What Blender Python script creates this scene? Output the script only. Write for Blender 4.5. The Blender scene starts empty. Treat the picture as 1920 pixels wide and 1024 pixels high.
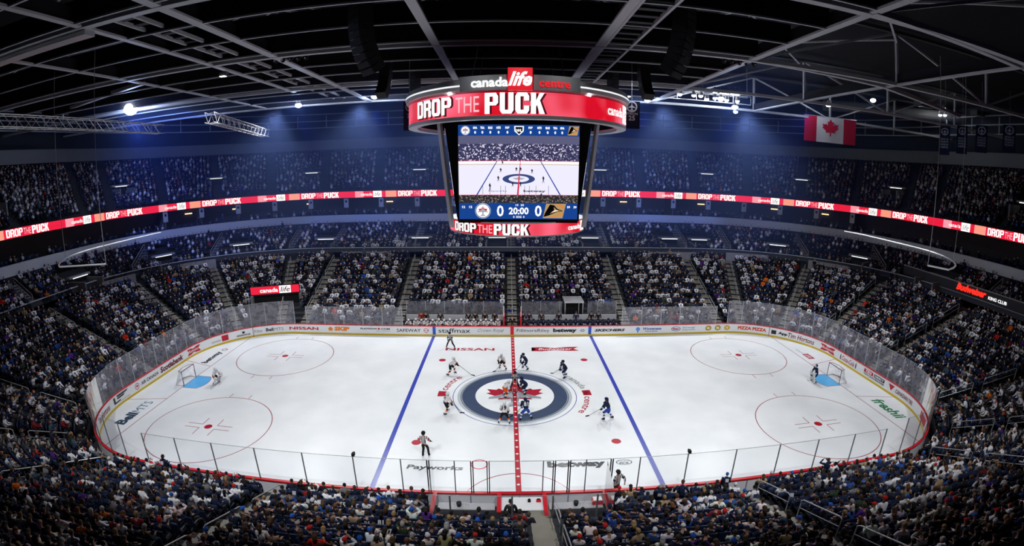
import bpy, bmesh, math, random
import numpy as np
from mathutils import Vector, Matrix
PI = math.pi
R = math.radians
C = bpy.context.scene.collection
scene = bpy.context.scene
random.seed(7)
rng = np.random.default_rng(7)

# ------------------------------------------------------------------ camera
CAM = (-0.6723, -32.7584, 16.3964)
YAW, TILT, ROLL = 0.013374, 0.213762, 0.003186
FPX, FK3 = 911.607, 0.0595716            # image radius in px = FPX * (t + FK3 t^3)

def cam_axes():
    f = Vector((math.sin(YAW)*math.cos(TILT), math.cos(YAW)*math.cos(TILT), -math.sin(TILT)))
    r0 = Vector((math.cos(YAW), -math.sin(YAW), 0)); u0 = r0.cross(f)
    r = math.cos(ROLL)*r0 + math.sin(ROLL)*u0
    u = -math.sin(ROLL)*r0 + math.cos(ROLL)*u0
    return r, u, f
cam_data = bpy.data.cameras.new('camera')
cam = bpy.data.objects.new('camera', cam_data); C.objects.link(cam)
_r, _u, _f = cam_axes()
cam.matrix_world = Matrix(((_r.x, _u.x, -_f.x, CAM[0]), (_r.y, _u.y, -_f.y, CAM[1]), (_r.z, _u.z, -_f.z, CAM[2]), (0, 0, 0, 1)))
cam_data.type = 'PANO'
cam_data.sensor_width = 36.0
cam_data.sensor_height = 36.0*1024/1920
cam_data.sensor_fit = 'HORIZONTAL'
cam_data.clip_end = 400
cam_data.panorama_type = 'FISHEYE_LENS_POLYNOMIAL'
cam_data.fisheye_fov = R(178)
_t = np.linspace(0.001, 1.35, 300)
_rm = FPX*(_t + FK3*_t**3)*36.0/1920
_M = np.stack([_rm, _rm**2, _rm**3, _rm**4], 1)
_k = np.linalg.lstsq(_M, _t, rcond=None)[0]
cam_data.fisheye_polynomial_k0 = 0.0
cam_data.fisheye_polynomial_k1 = -float(_k[0])
cam_data.fisheye_polynomial_k2 = -float(_k[1])
cam_data.fisheye_polynomial_k3 = -float(_k[2])
cam_data.fisheye_polynomial_k4 = -float(_k[3])
scene.camera = cam

def project(P):
    P = np.atleast_2d(np.asarray(P, float)) - np.array(CAM)
    x = P @ np.array(_r); y = P @ np.array(_u); z = P @ np.array(_f)
    h = np.hypot(x, y) + 1e-9
    t = np.arctan2(h, z); rr = FPX*(t + FK3*t**3)
    return 960 + rr*x/h, 512 - rr*y/h, np.sqrt(x*x+y*y+z*z)

# ------------------------------------------------------------------ render feel, world, lights
vs = scene.view_settings
scene.display_settings.display_device = 'sRGB'
vs.view_transform = 'Standard'; vs.look = 'None'; vs.gamma = 1.0; vs.use_curve_mapping = False
vs.exposure = 0.14
cy = scene.cycles
cy.max_bounces = 4; cy.diffuse_bounces = 2; cy.glossy_bounces = 2; cy.transmission_bounces = 2
cy.transparent_max_bounces = 12; cy.volume_bounces = 0
cy.sample_clamp_indirect = 3.0; cy.sample_clamp_direct = 12.0
cy.caustics_reflective = False; cy.caustics_refractive = False
cy.use_denoising = True
try:
    cy.denoiser = 'OPENIMAGEDENOISE'
except Exception:
    pass
cy.use_light_tree = True

world = bpy.data.worlds.new('world'); scene.world = world
world.use_nodes = True
world.node_tree.nodes['Background'].inputs[0].default_value = (0.10, 0.14, 0.30, 1)
world.node_tree.nodes['Background'].inputs[1].default_value = 0.02

def spot(name, loc, target, power, angle, color=(1, 1, 1), blend=0.5, size=0.4):
    l = bpy.data.lights.new(name, 'SPOT'); l.energy = power; l.color = color
    l.spot_size = R(angle); l.spot_blend = blend; l.shadow_soft_size = size
    o = bpy.data.objects.new(name, l); C.objects.link(o)
    o.location = loc
    d = Vector(target) - Vector(loc)
    o.rotation_euler = d.to_track_quat('-Z', 'Y').to_euler()
    return o
ICE_W = 6900
for sx in (-1, 1):
    for X in (4.5, 13.5, 23.0):
        spot('arena_flood', (sx*(X+2), 17.0, 23.3), (sx*X, 1.5, 0), ICE_W, 84, (0.97, 0.985, 1.0), 0.8, 0.5)
        spot('arena_flood', (sx*(X+1), -25.0, 23.3), (sx*X, -6.5, 0), ICE_W*1.15, 62, (0.97, 0.985, 1.0), 0.8, 0.5)
# wash on the stands from the rigs over the rink
for (lx, ly, tx, ty, tz, w, a) in [(-9, 4, -9, 21, 3, 9800, 68), (9, 4, 9, 21, 3, 9800, 68), (-18, 2, -27, 16.5, 3, 9000, 66), (18, 2, 27, 16.5, 3, 9000, 66),
                                   (-20, 0, -34, 1, 3, 6000, 66), (20, 0, 34, 1, 3, 6000, 66)]:
    spot('stand_wash', (lx, ly, 23.3), (tx, ty, tz), w, a, (0.93, 0.96, 1.0), 1.0, 0.6)
for (lx, w) in [(-12, 1500), (12, 1500)]:
    spot('near_stand_wash', (lx, -3, 23.3), (lx*1.1, -17, 2), w, 90, (1.0, 0.95, 0.9), 1.0, 0.6)
# blue effect beams through the haze at the far end of the hall
for (x, y, tx, ty, w, a) in [(-37.9, 8.6, -44, 34, 5200, 95), (-22.3, 16.4, -23, 33, 2600, 42), (-14, 16.3, -15, 36, 3600, 55), (14, 17, 14, 36, 3800, 55), (25, 19, 25, 38, 3800, 50), (27, 7.3, 30, 34, 2200, 60)]:
    spot('blue_beam', (x, y, 22.6), (tx, ty, 14 if w > 3000 else 12), w*1.8, a, (0.10, 0.22, 1.0), 0.7, 0.3)

for (px, py, pz_, w, c) in ((-37.9, 8.6, 23.0, 1400, (.40, .55, 1)), (-23, 17.5, 23.2, 500, (.5, .65, 1)), (-14.4, 17.5, 23.6, 500, (.5, .65, 1)), (14.2, 17.5, 23.4, 500, (.5, .65, 1)), (24, 17.5, 23.0, 900, (.5, .65, 1))):
    l = bpy.data.lights.new('floodlight_glow', 'POINT'); l.energy = w; l.color = c; l.shadow_soft_size = .35
    o = bpy.data.objects.new('floodlight_glow', l); C.objects.link(o); o.location = (px, py, pz_)
# ------------------------------------------------------------------ materials
MATS = {}
def mat(name, col, rough=0.6, spec=0.3, metal=0.0, emit=0.0, ecol=None, noise=0.0, nscale=3.0, alpha=None, sample=True):
    if name in MATS:
        return MATS[name]
    m = bpy.data.materials.new(name); m.use_nodes = True
    nt = m.node_tree; b = nt.nodes['Principled BSDF']
    b.inputs['Base Color'].default_value = (*col, 1)
    b.inputs['Roughness'].default_value = rough
    b.inputs['Specular IOR Level'].default_value = spec
    b.inputs['Metallic'].default_value = metal
    if emit:
        b.inputs['Emission Color'].default_value = (*(ecol or col), 1)
        b.inputs['Emission Strength'].default_value = emit
        if not sample:
            m.cycles.emission_sampling = 'NONE'
    if noise:
        n = nt.nodes.new('ShaderNodeTexNoise'); n.inputs['Scale'].default_value = nscale; n.inputs['Detail'].default_value = 4
        tc = nt.nodes.new('ShaderNodeTexCoord'); nt.links.new(tc.outputs['Object'], n.inputs['Vector'])
        mp = nt.nodes.new('ShaderNodeMapRange'); mp.inputs['To Min'].default_value = 1-noise; mp.inputs['To Max'].default_value = 1+noise
        nt.links.new(n.outputs['Fac'], mp.inputs['Value'])
        vm = nt.nodes.new('ShaderNodeVectorMath'); vm.operation = 'SCALE'; vm.inputs[0].default_value = col
        nt.links.new(mp.outputs[0], vm.inputs['Scale']); nt.links.new(vm.outputs[0], b.inputs['Base Color'])
    MATS[name] = m
    return m
def glow(name, col, s, sample=False):
    """a surface that is lit from inside (screen, lamp): black body plus emission"""
    return mat(name, (0.01, 0.01, 0.01), 0.5, 0.2, 0, s, col, sample=sample)
def glass_mat(name, tint, haze, hazecol, rough=0.12):
    if name in MATS: return MATS[name]
    m = bpy.data.materials.new(name); m.use_nodes = True; nt = m.node_tree; nt.nodes.clear()
    out = nt.nodes.new('ShaderNodeOutputMaterial')
    tr = nt.nodes.new('ShaderNodeBsdfTransparent'); tr.inputs[0].default_value = (*tint, 1)
    df = nt.nodes.new('ShaderNodeBsdfDiffuse'); df.inputs[0].default_value = (*hazecol, 1)
    tl = nt.nodes.new('ShaderNodeBsdfTranslucent'); tl.inputs[0].default_value = (*hazecol, 1)
    a = nt.nodes.new('ShaderNodeAddShader'); nt.links.new(df.outputs[0], a.inputs[0]); nt.links.new(tl.outputs[0], a.inputs[1])
    mx = nt.nodes.new('ShaderNodeMixShader'); 
    n = nt.nodes.new('ShaderNodeTexNoise'); n.inputs['Scale'].default_value = 1.7; n.inputs['Detail'].default_value = 6
    tc = nt.nodes.new('ShaderNodeTexCoord'); nt.links.new(tc.outputs['Object'], n.inputs['Vector'])
    mp = nt.nodes.new('ShaderNodeMapRange'); mp.inputs['From Min'].default_value = .3; mp.inputs['From Max'].default_value = .7
    mp.inputs['To Min'].default_value = haze*.6; mp.inputs['To Max'].default_value = haze*1.4
    nt.links.new(n.outputs['Fac'], mp.inputs['Value']); nt.links.new(mp.outputs[0], mx.inputs[0])
    nt.links.new(tr.outputs[0], mx.inputs[1]); nt.links.new(a.outputs[0], mx.inputs[2])
    gl = nt.nodes.new('ShaderNodeBsdfGlossy'); gl.inputs['Roughness'].default_value = rough
    fr = nt.nodes.new('ShaderNodeFresnel'); fr.inputs[0].default_value = 1.10
    m2 = nt.nodes.new('ShaderNodeMixShader'); nt.links.new(fr.outputs[0], m2.inputs[0])
    nt.links.new(mx.outputs[0], m2.inputs[1]); nt.links.new(gl.outputs[0], m2.inputs[2])
    nt.links.new(m2.outputs[0], out.inputs['Surface'])
    MATS[name] = m
    return m
def infocol(name, rough=0.85, spec=0.15):
    """cloth whose dye is the object's own colour"""
    if name in MATS: return MATS[name]
    m = mat(name, (1, 1, 1), rough, spec)
    oi = m.node_tree.nodes.new('ShaderNodeObjectInfo')
    m.node_tree.links.new(oi.outputs['Color'], m.node_tree.nodes['Principled BSDF'].inputs['Base Color'])
    return m
def attrmat(name, attr='dye', rough=0.85, spec=0.15):
    if name in MATS: return MATS[name]
    m = mat(name, (1, 1, 1), rough, spec)
    a = m.node_tree.nodes.new('ShaderNodeAttribute'); a.attribute_name = attr
    m.node_tree.links.new(a.outputs['Color'], m.node_tree.nodes['Principled BSDF'].inputs['Base Color'])
    return m

WHITE = mat('white_board', (0.80, 0.81, 0.82), 0.35, 0.4)
RED = mat('red_plastic', (0.62, 0.010, 0.022), 0.35, 0.4)
YEL = mat('yellow_kickplate', (0.60, 0.42, 0.015), 0.4, 0.4)
BLUEP = mat('blue_paint', (0.012, 0.09, 0.50), 0.4, 0.4)
GREYB = mat('grey_board_back', (0.72, 0.72, 0.76), 0.5, 0.3)
CONC = mat('concrete', (0.17, 0.17, 0.175), 0.85, 0.2, noise=0.25, nscale=1.5)
CONCD = mat('dark_concrete', (0.035, 0.036, 0.042), 0.9, 0.1, noise=0.2, nscale=1.2)
CONCL = mat('pale_concrete', (0.30, 0.29, 0.29), 0.85, 0.2, noise=0.12, nscale=0.6)
STEP = mat('aisle_concrete', (0.24, 0.225, 0.19), 0.85, 0.2, noise=0.15, nscale=2.0)
STEEL = mat('grey_steel', (0.35, 0.36, 0.40), 0.45, 0.4, 0.3)
STEELD = mat('dark_steel', (0.06, 0.062, 0.07), 0.6, 0.3)
ALU = mat('aluminium', (0.65, 0.66, 0.68), 0.35, 0.5, 0.6)
BLACK = mat('black_matt', (0.008, 0.008, 0.01), 0.7, 0.2)
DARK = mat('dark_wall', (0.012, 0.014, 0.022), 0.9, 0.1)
SEATM = mat('navy_seat_plastic', (0.012, 0.020, 0.055), 0.5, 0.35)
RAILM = mat('rail_metal', (0.55, 0.55, 0.56), 0.35, 0.5, 0.5)
GLASS_E = glass_mat('arena_glass_whitish', (0.88, 0.90, 0.94), 0.165, (0.72, 0.73, 0.82))  # clear glass with a whitish veil in uneven patches
GLASS_N = glass_mat('arena_glass_clear', (0.93, 0.94, 0.95), 0.015, (0.6, 0.6, 0.62))
GLASS_D = glass_mat('dark_rail_glass', (0.55, 0.62, 0.68), 0.08, (0.25, 0.3, 0.33))

# ------------------------------------------------------------------ mesh helpers
class MB:
    """collects faces with materials and links them as one mesh object"""
    def __init__(s): s.v = []; s.f = []; s.m = []; s.mats = []
    def mi(s, m):
        if m not in s.mats: s.mats.append(m)
        return s.mats.index(m)
    def poly(s, pts, m):
        i = len(s.v); s.v += [tuple(p) for p in pts]; s.f.append(tuple(range(i, i+len(pts)))); s.m.append(s.mi(m))
    def add(s, verts, faces, m, fn=None):
        i = len(s.v); s.v += [tuple(fn(*p)) if fn else tuple(p) for p in verts]
        k = s.mi(m)
        for f in faces: s.f.append(tuple(a+i for a in f)); s.m.append(k)
    def box(s, c, d, m, rot=0.0, M=None):
        hx, hy, hz = d[0]/2, d[1]/2, d[2]/2; cr, sr = math.cos(rot), math.sin(rot)
        vs_ = []
        for x in (-hx, hx):
            for y in (-hy, hy):
                for z in (-hz, hz):
                    p = (c[0]+x*cr-y*sr, c[1]+x*sr+y*cr, c[2]+z)
                    vs_.append(tuple(M @ Vector(p)) if M else p)
        s.add(vs_, [(0, 1, 3, 2), (4, 6, 7, 5), (0, 4, 5, 1), (2, 3, 7, 6), (0, 2, 6, 4), (1, 5, 7, 3)], m)
    def bar(s, a, b, w, h, m):
        """box beam from a to b, w wide, h deep"""
        a = Vector(a); b = Vector(b); d = (b-a).normalized()
        side = d.cross(Vector((0, 0, 1)))
        side = Vector((1, 0, 0)) if side.length < 1e-4 else side.normalized()
        up = side.cross(d).normalized()
        vs_ = []
        for e in (a, b):
            for i, j in ((-1, -1), (1, -1), (1, 1), (-1, 1)):
                vs_.append(tuple(e + side*(i*w/2) + up*(j*h/2)))
        s.add(vs_, [(3, 2, 1, 0), (4, 5, 6, 7), (0, 1, 5, 4), (1, 2, 6, 5), (2, 3, 7, 6), (3, 0, 4, 7)], m)
    def tube(s, pts, r, m, n=8, closed=False, radii=None):
        pts = [Vector(p) for p in pts]; N = len(pts); rings = []
        up = Vector((0.013, 0.027, 1)).normalized()
        for i, p in enumerate(pts):
            a = pts[i-1] if (i > 0 or closed) else p
            b = pts[(i+1) % N] if (i < N-1 or closed) else p
            d = (b-a).normalized()
            sx = d.cross(up)
            if sx.length < 0.05: sx = d.cross(Vector((1, 0.02, 0)))
            sx.normalize(); sy = sx.cross(d).normalized()
            rr = radii[i] if radii else r
            rings.append([tuple(p + sx*(rr*math.cos(2*PI*k/n)) + sy*(rr*math.sin(2*PI*k/n))) for k in range(n)])
        vs_ = [q for g in rings for q in g]; fs = []
        for i in range(N if closed else N-1):
            a, b = i*n, ((i+1) % N)*n
            for k in range(n):
                fs.append((a+k, a+(k+1) % n, b+(k+1) % n, b+k))
        if not closed:
            fs.append(tuple(range(n-1, -1, -1))); fs.append(tuple((N-1)*n+k for k in range(n)))
        s.add(vs_, fs, m)
    def ell(s, c, rx, ry, rz, m, nu=12, nv=8, M=None, v0=0.0, v1=PI):
        vs_ = []; fs = []
        for j in range(nv+1):
            t = v0+(v1-v0)*j/nv
            for i in range(nu):
                a = 2*PI*i/nu
                p = Vector((rx*math.sin(t)*math.cos(a), ry*math.sin(t)*math.sin(a), rz*math.cos(t)))
                if M: p = M @ p
                vs_.append((c[0]+p.x, c[1]+p.y, c[2]+p.z))
        for j in range(nv):
            for i in range(nu):
                fs.append((j*nu+i, (j+1)*nu+i, (j+1)*nu+(i+1) % nu, j*nu+(i+1) % nu))
        s.add(vs_, fs, m)
    def mesh(s, name, smooth=False):
        me = bpy.data.meshes.new(name)
        me.from_pydata(s.v, [], s.f)
        for m in s.mats: me.materials.append(m)
        me.polygons.foreach_set('material_index', s.m)
        if smooth: me.polygons.foreach_set('use_smooth', [True]*len(s.f))
        me.update()
        return me
    def build(s, name, parent=None, smooth=False, **kw):
        o = bpy.data.objects.new(name, s.mesh(name, smooth)); C.objects.link(o)
        if parent: o.parent = parent
        tag(o, **kw)
        return o
def tag(o, label=None, cat=None, group=None, kind=None):
    if label: o['label'] = label
    if cat: o['category'] = cat
    if group: o['group'] = group
    if kind: o['kind'] = kind
    return o
def empty(name, loc=(0, 0, 0), rz=0.0, **kw):
    o = bpy.data.objects.new(name, None); C.objects.link(o)
    o.location = loc; o.rotation_euler = (0, 0, rz); o.empty_display_size = 0.3
    tag(o, **kw)
    return o
def inst(name, me, parent=None, loc=None, rz=None, col=None, **kw):
    o = bpy.data.objects.new(name, me); C.objects.link(o)
    if parent: o.parent = parent
    if loc is not None: o.location = loc
    if rz is not None: o.rotation_euler = (0, 0, rz)
    if col is not None: o.color = (*col, 1)
    tag(o, **kw)
    return o

# ------------------------------------------------------------------ text
_TX = {}
def text_geo(body, bold=0.0, shear=0.0, space=1.0, cut=0.0):
    """verts in a unit box: x 0..1 across the word, y 0..1 from baseline-low to top, plus aspect"""
    key = (body, bold, shear, space, cut)
    if key in _TX: return _TX[key]
    cu = bpy.data.curves.new('t', 'FONT'); cu.body = body; cu.offset = bold; cu.shear = shear; cu.space_character = space
    cu.resolution_u = 2; cu.fill_mode = 'FRONT'
    o = bpy.data.objects.new('t', cu); C.objects.link(o)
    dg = bpy.context.evaluated_depsgraph_get()
    me = bpy.data.meshes.new_from_object(o.evaluated_get(dg))
    bpy.data.objects.remove(o); bpy.data.curves.remove(cu)
    if cut:
        bm = bmesh.new(); bm.from_mesh(me)
        xs = [v.co.x for v in bm.verts]; x = min(xs)+cut
        while x < max(xs):
            bmesh.ops.bisect_plane(bm, geom=bm.verts[:]+bm.edges[:]+bm.faces[:], plane_co=(x, 0, 0), plane_no=(1, 0, 0)); x += cut
        bm.to_mesh(me); bm.free()
    v = np.array([tuple(q.co) for q in me.vertices]); f = [tuple(p.vertices) for p in me.polygons]
    bpy.data.meshes.remove(me)
    lo = v.min(0); hi = v.max(0); w, h = hi[0]-lo[0], hi[1]-lo[1]
    v = (v-lo)/np.array([w, h, 1.0]); v[:, 2] = 0
    _TX[key] = (v, f, w/h)
    return _TX[key]
def put_text(mb, m, body, fn, x0, x1, y0, y1, bold=0.0, shear=0.0, space=1.0, cut=0.0):
    """write body in the box x0..x1, y0..y1 of the surface fn(x, y) -> point"""
    v, f, a = text_geo(body, bold, shear, space, cut)
    mb.add([fn(x0+(x1-x0)*p[0], y0+(y1-y0)*p[1]) for p in v], f, m)
LEAF = [(0, 1), (.16, .70), (.30, .76), (.24, .36), (.44, .56), (.50, .45), (.76, .50), (.66, .24), (.78, .16), (.40, -.16), (.46, -.32), (.06, -.26), (.06, -.62)]
LEAF = LEAF + [(-x, y) for x, y in LEAF[::-1][:-1]]
def leaf_poly():
    return [(x, y*0.62/0.81+.0) for x, y in LEAF]
def tri_poly(pts):
    """triangulated faces of a 2-D outline"""
    bm = bmesh.new(); vs_ = [bm.verts.new((p[0], p[1], 0)) for p in pts]; bm.faces.new(vs_)
    bmesh.ops.triangulate(bm, faces=bm.faces[:]); bm.verts.index_update()
    f = [tuple(v.index for v in q.verts) for q in bm.faces]; bm.free()
    return f
def block_glyph(ch, t, s, c=.16):
    top = [(0, 1), (1-c, 1), (1, 1-c), (1-t, 1-s), (0, 1-s)]; topc = [(c, 1), (1-c, 1), (1, 1-c), (1-t, 1-s), (t, 1-s), (0, 1-c)]
    bot = [(0, 0), (0, s), (1-t, s), (1, c), (1-c, 0)]; botc = [(c, 0), (0, c), (t, s), (1-t, s), (1, c), (1-c, 0)]
    if ch == 'D': return [top, bot, [(1, 1-c), (1, c), (1-t, s), (1-t, 1-s)], [(0, s), (t, s), (t, 1-s), (0, 1-s)]]
    if ch == 'O': return [topc, botc, [(1, 1-c), (1, c), (1-t, s), (1-t, 1-s)], [(0, c), (t, s), (t, 1-s), (0, 1-c)]]
    if ch == 'C': return [topc, botc, [(0, c), (t, s), (t, 1-s), (0, 1-c)], [(1, 1-c), (1, .62), (1-t, .62), (1-t, 1-s)], [(1, c), (1-t, s), (1-t, .38), (1, .38)]]
    if ch == 'U': return [botc, [(0, c), (t, s), (t, 1), (0, 1)], [(1-t, s), (1, c), (1, 1), (1-t, 1)]]
    m = .40
    P = [top, [(1, 1-c), (1, m+c*.7), (1-t, m+s*.9), (1-t, 1-s)], [(t, m), (t, m+s*.9), (1-t, m+s*.9), (1, m+c*.7), (1-c, m)], [(0, 0), (t, 0), (t, 1-s), (0, 1-s)]]
    if ch == 'P': return P
    if ch == 'R': return P+[[(1-t, 0), (1, 0), (1, m-.08), (1-c*.6, m), (1-t, m)]]
    if ch == 'K': return [[(0, 0), (t, 0), (t, 1), (0, 1)], [(t, .34), (t, .62), (1-t*.95, 1), (1, 1)], [(t+.06, .50), (t+.28, .66), (1.03, 0), (1-t*.98, 0)]]
    return []
def block_word(mb, m, word, fn, x0, x1, y0, y1, t=.34, s=.17, gap=.13):
    w = (x1-x0)/(len(word)+gap*(len(word)-1))
    for i, ch in enumerate(word):
        gx = x0+i*w*(1+gap)
        for g in block_glyph(ch, t, s):
            mb.poly([fn(gx+w*a, y0+(y1-y0)*b) for a, b in g], m)
def put_poly(mb, m, pts, fn):
    mb.add([fn(x, y) for x, y in pts], tri_poly(pts), m)
def put_ring(mb, m, fn, cx, cy, r0, r1, n=48, a0=0.0, a1=2*PI, sy=1.0):
    for i in range(n):
        a, b = a0+(a1-a0)*i/n, a0+(a1-a0)*(i+1)/n
        q = [(cx+r*math.cos(t), cy+sy*r*math.sin(t)) for r, t in ((r0, a), (r1, a), (r1, b), (r0, b))]
        if r0 <= 0: q = q[1:]
        mb.poly([fn(x, y) for x, y in q], m)

# ------------------------------------------------------------------ rounded-rectangle contours
SEG = ['l', 'a', 'l', 'a', 'l', 'a', 'l', 'a', 'l']
def cpt(q, A, B, r):
    """point and outward normal at q in [0,9): 0 = middle of the near side, running towards +X"""
    a, b = A-r, B-r
    i = int(q) % 9; f = q-math.floor(q)
    if i == 0: return (a*f, -B), (0, -1)
    if i == 2: return (A, -b+2*b*f), (1, 0)
    if i == 4: return (a-2*a*f, B), (0, 1)
    if i == 6: return (-A, b-2*b*f), (-1, 0)
    if i == 8: return (-a+a*f, -B), (0, -1)
    cx, cyy, t0 = {1: (a, -b, -PI/2), 3: (a, b, 0), 5: (-a, b, PI/2), 7: (-a, -b, PI)}[i]
    t = t0+f*PI/2
    return (cx+r*math.cos(t), cyy+r*math.sin(t)), (math.cos(t), math.sin(t))
class Contour:
    def __init__(s, A, B, r, n=90):
        s.A, s.B, s.r = A, B, r
        s.q = np.linspace(0, 9, 9*n+1); s.q[-1] = 8.999999
        P = np.array([cpt(q, A, B, r)[0] for q in s.q])
        d = np.hypot(*(P[1:]-P[:-1]).T); s.s = np.concatenate([[0], np.cumsum(d)]); s.L = s.s[-1]
    def qs(s, arc): return float(np.interp(arc % s.L, s.s, s.q))
    def sq(s, q): return float(np.interp(q % 9, s.q, s.s))
    def at(s, arc, off=0.0):
        (x, y), n = cpt(s.qs(arc), s.A, s.B, s.r)
        return (x+n[0]*off, y+n[1]*off), n
def loft(mb, prof, m, qs, closed=True):
    """prof = list of ((A,B,r), z, material?) ; skin between the successive rings over the q samples"""
    n = len(qs); base = len(mb.v)
    for (c, z) in prof:
        for q in qs:
            (x, y), _ = cpt(q, *c); mb.v.append((x, y, z))
    ms = m if isinstance(m, list) else [m]*(len(prof)-1)
    for j in range(len(prof)-1):
        k = mb.mi(ms[j])
        for i in range(n if closed else n-1):
            a, b = base+j*n+i, base+j*n+(i+1) % n
            c, d = base+(j+1)*n+(i+1) % n, base+(j+1)*n+i
            mb.f.append((a, b, c, d)); mb.m.append(k)
def qrange(q0, q1, fine=14):
    """q samples from q0 up to q1 with the arcs finely cut, the straights at their ends and in a few steps"""
    out = []; q = q0
    while q < q1-1e-6:
        out.append(q)
        step = 1/fine if int(q+1e-9) % 2 else 1/4
        nx = math.floor(q+1e-9)+math.floor((q-math.floor(q+1e-9)+1e-9)/step+1)*step
        q = nx
    out.append(q1)
    return [min(x, 8.999999) for x in out]
QALL = [q for q in qrange(0, 9, 40)][:-1]
RA, RB, RR = 30.48, 12.95, 8.53
RINK = Contour(RA, RB, RR)
def rk(o): return (RA+o, RB+o, RR+o)
# ------------------------------------------------------------------ ice sheet with its painted markings
def ice_material():
    m = mat('ice', (0.80, 0.83, 0.86), 0.3, 0.3)
    nt = m.node_tree; b = nt.nodes['Principled BSDF']
    tc = nt.nodes.new('ShaderNodeTexCoord')
    n = nt.nodes.new('ShaderNodeTexNoise'); n.inputs['Scale'].default_value = 0.35; n.inputs['Detail'].default_value = 8
    nt.links.new(tc.outputs['Object'], n.inputs['Vector'])
    mp = nt.nodes.new('ShaderNodeMapRange'); mp.inputs['To Min'].default_value = 0.27; mp.inputs['To Max'].default_value = 0.36
    nt.links.new(n.outputs['Fac'], mp.inputs['Value']); nt.links.new(mp.outputs[0], b.inputs['Roughness'])
    cr = nt.nodes.new('ShaderNodeValToRGB')
    cr.color_ramp.elements[0].color = (0.76, 0.79, 0.82, 1); cr.color_ramp.elements[1].color = (0.84, 0.865, 0.89, 1)
    cr.color_ramp.elements[0].position = .35; cr.color_ramp.elements[1].position = .65
    nt.links.new(n.outputs['Fac'], cr.inputs[0]); nt.links.new(cr.outputs[0], b.inputs['Base Color'])
    return m
ICE = ice_material()
def under_ice(name, col): return mat(name, col, 0.25, 0.45, noise=0.10, nscale=1.3)
I_RED = under_ice('ice_red', (0.45, 0.012, 0.030)); I_BLUE = under_ice('ice_blue', (0.035, 0.060, 0.42))
I_NAVY = under_ice('ice_navy', (0.045, 0.070, 0.135)); I_GREY = under_ice('ice_grey', (0.30, 0.34, 0.39))
I_LRED = under_ice('ice_thin_red', (0.36, 0.05, 0.07)); I_BLK = under_ice('ice_black', (0.022, 0.025, 0.035))
I_WHT = under_ice('ice_white', (0.86, 0.87, 0.89)); I_CREASE = under_ice('ice_crease_blue', (0.10, 0.45, 0.85))
I_GRN = under_ice('ice_green', (0.01, 0.22, 0.08)); I_LOGOR = under_ice('ice_logo_red', (0.40, 0.012, 0.035))
I_PALE = under_ice('ice_pale_grey', (0.48, 0.52, 0.57)); I_TEAL = under_ice('ice_teal', (0.01, 0.05, 0.09))
ib = MB()
ring = [cpt(q, RA, RB, RR)[0] for q in QALL]
ib.poly([(x, y, 0.0) for x, y in ring], ICE)
def lay(h): return lambda x, y: (x, y, h)
H1, H2, H3, H4 = 0.003, 0.006, 0.009, 0.012
def rect(x0, x1, y0, y1, m, h=H1): ib.poly([(x0, y0, h), (x1, y0, h), (x1, y1, h), (x0, y1, h)], m)
def ymax(x):
    ax = abs(x)-(RA-RR)
    return RB if ax <= 0 else RB-RR+math.sqrt(max(0, RR*RR-ax*ax))
for sx in (-1, 1):
    rect(sx*7.86-.15, sx*7.86+.15, -RB, RB, I_BLUE)
    gx = sx*27.13; yy = ymax(gx); rect(gx-.03, gx+.03, -yy, yy, I_LRED)
    # trapezoid behind the goal
    for sy in (-1, 1):
        a = Vector((gx, sy*3.35)); e = Vector((sx*RA, sy*4.27)); n = Vector((0, .03))
        ib.poly([(a.x, a.y-.03, H1), (e.x, e.y-.03, H1), (e.x, e.y+.03, H1), (a.x, a.y+.03, H1)], I_LRED)
    # crease
    cr_ = [(gx, 1.22), (gx-sx*1.37, 1.22)]
    arc = [(gx-sx*1.83*math.cos(t), 1.83*math.sin(t)) for t in np.linspace(0.70, -0.70, 9)]
    pts = [(gx, 1.22)] + [(min(x, 1e9), y) for x, y in arc] + [(gx, -1.22)]
    put_poly(ib, I_CREASE, pts, lay(H1))
    for i in range(len(pts)-1):
        a, b = Vector(pts[i]), Vector(pts[i+1]); d = (b-a).normalized(); n = Vector((-d.y, d.x))*.025
        ib.poly([(*(a-n), H2), (*(b-n), H2), (*(b+n), H2), (*(a+n), H2)], I_LRED)
    for sy in (-1, 1):
        cx, cyy = sx*21.03, sy*6.71
        put_ring(ib, I_LRED, lay(H1), cx, cyy, 4.54, 4.60, 72)
        put_ring(ib, I_RED, lay(H1), cx, cyy, 0, .30, 24)
        for ax in (-1, 1):
            for ay in (-1, 1):
                # L marks and hash marks
                x0, y0 = cx+ax*.61, cyy+ay*.25
                rect(min(x0, x0+ax*1.22), max(x0, x0+ax*1.22), y0-.025, y0+.025, I_LRED)
                rect(x0-.025, x0+.025, min(y0, y0+ay*.9), max(y0, y0+ay*.9), I_LRED)
                hy = cyy+ay*4.57
                rect(cx+ax*.85-.025, cx+ax*.85+.025, min(hy, hy+ay*.61), max(hy, hy+ay*.61), I_LRED)
        put_ring(ib, I_RED, lay(H1), sx*6.22, sy*6.75, 0, .30, 24)
        put_ring(ib, I_RED, lay(H1), sx*6.22, sy*6.75, .30, .305, 24)
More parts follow.
